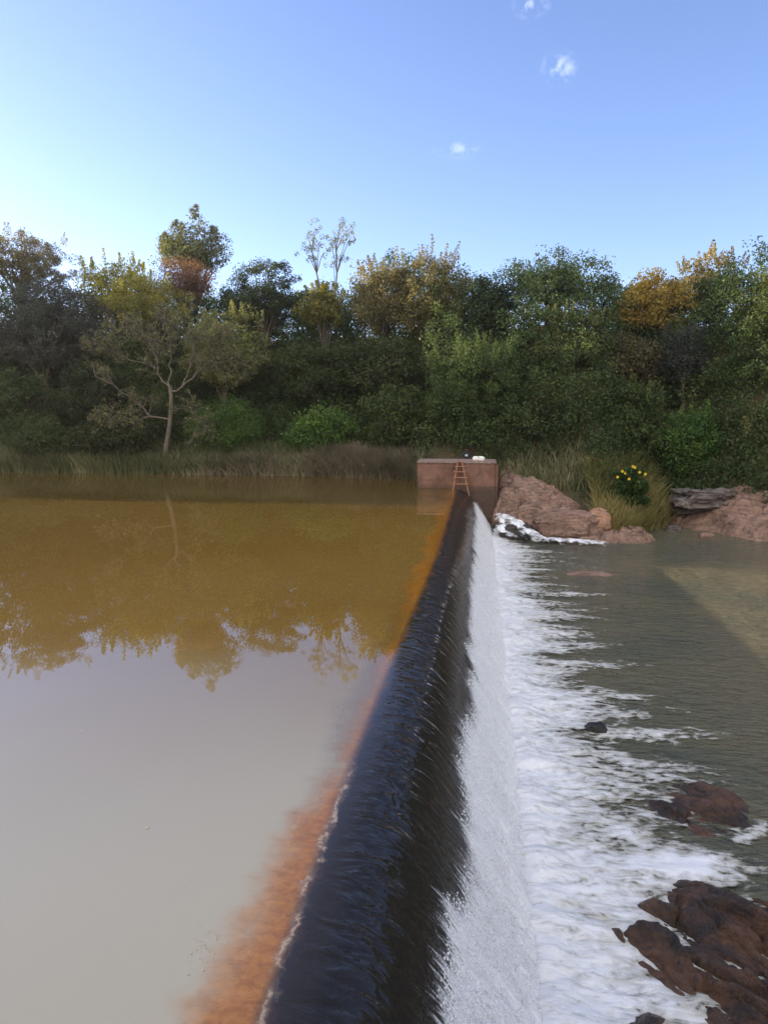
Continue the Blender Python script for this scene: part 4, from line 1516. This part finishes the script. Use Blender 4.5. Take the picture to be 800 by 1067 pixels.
def flower_plant():
    Y = 40.9
    c = at(655, 520, Y)
    gz = float(terrain_z(c.x, Y))
    root = empty('flowering_plant', (c.x, Y, gz))
    tag(root, 'leafy green plant with yellow flowers on the grassy point', 'plant')
    T = at(655, 488, Y)
    cz = (gz + T.z) / 2
    n = 70
    C = crown_points((c.x, Y, cz + .25), 1.05, .8, max(.7, (T.z - gz) / 2 - .15), n, 'dome', 5)
    leaf_obj('foliage', [leaves_at(C, np.full(n, .28), 60, .20, .09, tint=RNG.random(n) * .6)], LM['fresh'], root)
    paths = []
    for k in range(9):
        p = C[int(RNG.integers(0, n))]
        paths.append((np.array([(c.x + RNG.normal() * .2, Y + RNG.normal() * .2, gz - .05), (c.x + (p[0] - c.x) * .4, Y, (gz + p[2]) / 2), p]), np.array([.02, .016, .01])))
    V, F = tubes(paths, 5)
    mesh_np('stem', V, F, LM['green'], root, attrs={'tint': np.full(len(V), .3)})
    t = NT('yellow_petals')
    nn = t.noise(20, 2, vec=t.pos())
    my = t.done(t.principled(t.mix(nn, (.55, .36, .02), (.68, .50, .04)), .5, .3))
    for (px, py, dy) in ((651, 493, -.5), (648, 491, -.55), (659, 486, -.4), (661, 487, -.5), (666, 492, -.6), (672, 494, -.6), (655, 499, -.8), (643, 497, -.6)):
        p = at(px, py, Y + dy)
        bm = bmesh.new()
        for k in range(9):
            a = k / 9 * 2 * math.pi
            q = Matrix.Rotation(a, 4, 'Y')
            vs = [bm.verts.new(p + q @ Vector(w)) for w in ((.008, 0, .02), (.022, -.015, .055), (0, -.02, .085), (-.022, -.015, .055), (-.008, 0, .02))]
            bm.faces.new(vs)
        bmesh.ops.create_icosphere(bm, subdivisions=2, radius=.028, matrix=Matrix.Translation(p))
        bm_obj('flower', bm, my, root)


flower_plant()

# ------------------------------------------------------------------ sky and sun
SUN_AZ = R(79)           # to the left of the weir direction
SUN_EL = R(14.4)
to_sun = Vector((-math.sin(SUN_AZ) * math.cos(SUN_EL), math.cos(SUN_AZ) * math.cos(SUN_EL), math.sin(SUN_EL)))
ld = bpy.data.lights.new('sun', 'SUN')
lo = bpy.data.objects.new('sun', ld)
COL.objects.link(lo)
ld.energy = 5.0
ld.angle = R(.53)
ld.color = (1.0, .80, .56)
lo.rotation_euler = to_sun.to_track_quat('Z', 'Y').to_euler()
lo.location = to_sun * 100

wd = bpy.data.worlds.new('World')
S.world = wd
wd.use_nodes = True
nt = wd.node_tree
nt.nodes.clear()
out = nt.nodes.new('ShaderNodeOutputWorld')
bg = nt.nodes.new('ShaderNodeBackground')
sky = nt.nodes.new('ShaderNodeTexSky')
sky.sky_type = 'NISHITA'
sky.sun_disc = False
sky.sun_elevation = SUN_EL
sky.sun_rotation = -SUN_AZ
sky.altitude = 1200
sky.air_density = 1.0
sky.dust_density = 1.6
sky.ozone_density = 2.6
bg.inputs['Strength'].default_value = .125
# a few wisps of cloud, fixed in the sky
tc = nt.nodes.new('ShaderNodeTexCoord')
acc = None
for (px, py, r, asp) in ((478, 157, .035, 3.2), (582, 72, .024, 1.1), (553, 4, .024, 1.6), (640, 304, .030, 1.4)):
    d = Vector(ray(px, py)).normalized()
    sub = nt.nodes.new('ShaderNodeVectorMath'); sub.operation = 'SUBTRACT'
    nt.links.new(tc.outputs['Generated'], sub.inputs[0]); sub.inputs[1].default_value = d
    mul = nt.nodes.new('ShaderNodeVectorMath'); mul.operation = 'MULTIPLY'
    nt.links.new(sub.outputs[0], mul.inputs[0]); mul.inputs[1].default_value = (1 / r, 1 / r, asp / r)
    ln = nt.nodes.new('ShaderNodeVectorMath'); ln.operation = 'LENGTH'
    nt.links.new(mul.outputs[0], ln.inputs[0])
    mr = nt.nodes.new('ShaderNodeMapRange')
    mr.inputs['From Min'].default_value = 0; mr.inputs['From Max'].default_value = 1
    mr.inputs['To Min'].default_value = 1; mr.inputs['To Max'].default_value = 0
    nt.links.new(ln.outputs['Value'], mr.inputs['Value'])
    if acc is None: acc = mr.outputs[0]
    else:
        ad = nt.nodes.new('ShaderNodeMath'); ad.operation = 'MAXIMUM'
        nt.links.new(acc, ad.inputs[0]); nt.links.new(mr.outputs[0], ad.inputs[1]); acc = ad.outputs[0]
nz = nt.nodes.new('ShaderNodeTexNoise')
nz.inputs['Scale'].default_value = 70; nz.inputs['Detail'].default_value = 6; nz.inputs['Roughness'].default_value = .62; nz.inputs['Distortion'].default_value = .2
nt.links.new(tc.outputs['Generated'], nz.inputs['Vector'])
ma = nt.nodes.new('ShaderNodeMath'); ma.operation = 'MULTIPLY'
nt.links.new(acc, ma.inputs[0])
m2 = nt.nodes.new('ShaderNodeMapRange')
m2.inputs['From Min'].default_value = .47; m2.inputs['From Max'].default_value = .95
nt.links.new(nz.outputs['Fac'], m2.inputs['Value'])
nt.links.new(m2.outputs[0], ma.inputs[1])
mx = nt.nodes.new('ShaderNodeMix'); mx.data_type = 'RGBA'
nt.links.new(ma.outputs[0], mx.inputs[0])
tn = nt.nodes.new('ShaderNodeMix'); tn.data_type = 'RGBA'; tn.blend_type = 'MULTIPLY'
tn.inputs[0].default_value = 1
nt.links.new(sky.outputs[0], tn.inputs[6])
tn.inputs[7].default_value = (1.05, .935, 1.06, 1)
nt.links.new(tn.outputs[2], mx.inputs[6])
mx.inputs[7].default_value = (4.6, 4.9, 5.8, 1)
# added unseen bank of bright cloud behind the viewer, to fill the shade
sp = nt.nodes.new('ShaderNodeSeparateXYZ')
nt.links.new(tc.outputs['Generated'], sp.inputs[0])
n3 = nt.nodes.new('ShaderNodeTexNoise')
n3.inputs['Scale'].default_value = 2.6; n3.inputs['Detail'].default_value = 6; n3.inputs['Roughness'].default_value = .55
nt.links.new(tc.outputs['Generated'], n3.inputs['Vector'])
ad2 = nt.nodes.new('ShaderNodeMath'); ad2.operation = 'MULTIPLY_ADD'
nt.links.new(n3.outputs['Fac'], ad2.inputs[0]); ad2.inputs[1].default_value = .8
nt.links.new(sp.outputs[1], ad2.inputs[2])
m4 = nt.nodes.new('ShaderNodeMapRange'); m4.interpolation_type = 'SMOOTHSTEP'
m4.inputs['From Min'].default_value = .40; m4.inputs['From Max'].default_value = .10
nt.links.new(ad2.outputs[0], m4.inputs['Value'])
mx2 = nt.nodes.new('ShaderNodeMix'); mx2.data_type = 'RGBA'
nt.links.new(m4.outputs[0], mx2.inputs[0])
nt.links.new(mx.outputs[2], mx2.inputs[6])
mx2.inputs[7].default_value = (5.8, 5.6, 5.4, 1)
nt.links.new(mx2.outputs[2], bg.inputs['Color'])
nt.links.new(bg.outputs[0], out.inputs['Surface'])

# ------------------------------------------------------------------ air
def haze():
    bm = bmesh.new()
    box_bm(bm, -180, 180, -130, 170, -6, 34)
    t = NT('haze_air')
    v = t.n('ShaderNodeVolumePrincipled')
    v.inputs['Color'].default_value = (.95, .95, .95, 1)
    v.inputs['Density'].default_value = .00032
    v.inputs['Anisotropy'].default_value = .8
    t.l(v.outputs[0], t.out.inputs['Volume'])
    o = bm_obj('haze', bm, t.m)
    tag(o, 'thin warm evening haze over the river and woods', 'haze', kind='stuff')


haze()
# ------------------------------------------------------------------ render
S.view_settings.view_transform = 'Standard'
S.view_settings.look = 'None'
S.view_settings.gamma = 1
S.view_settings.use_curve_mapping = False
S.view_settings.exposure = 1.42
S.cycles.use_denoising = True
S.cycles.max_bounces = 7
S.cycles.diffuse_bounces = 3
S.cycles.glossy_bounces = 3
S.cycles.transmission_bounces = 3
S.cycles.transparent_max_bounces = 12
S.cycles.caustics_reflective = False
S.cycles.caustics_refractive = False
S.cycles.sample_clamp_indirect = 4
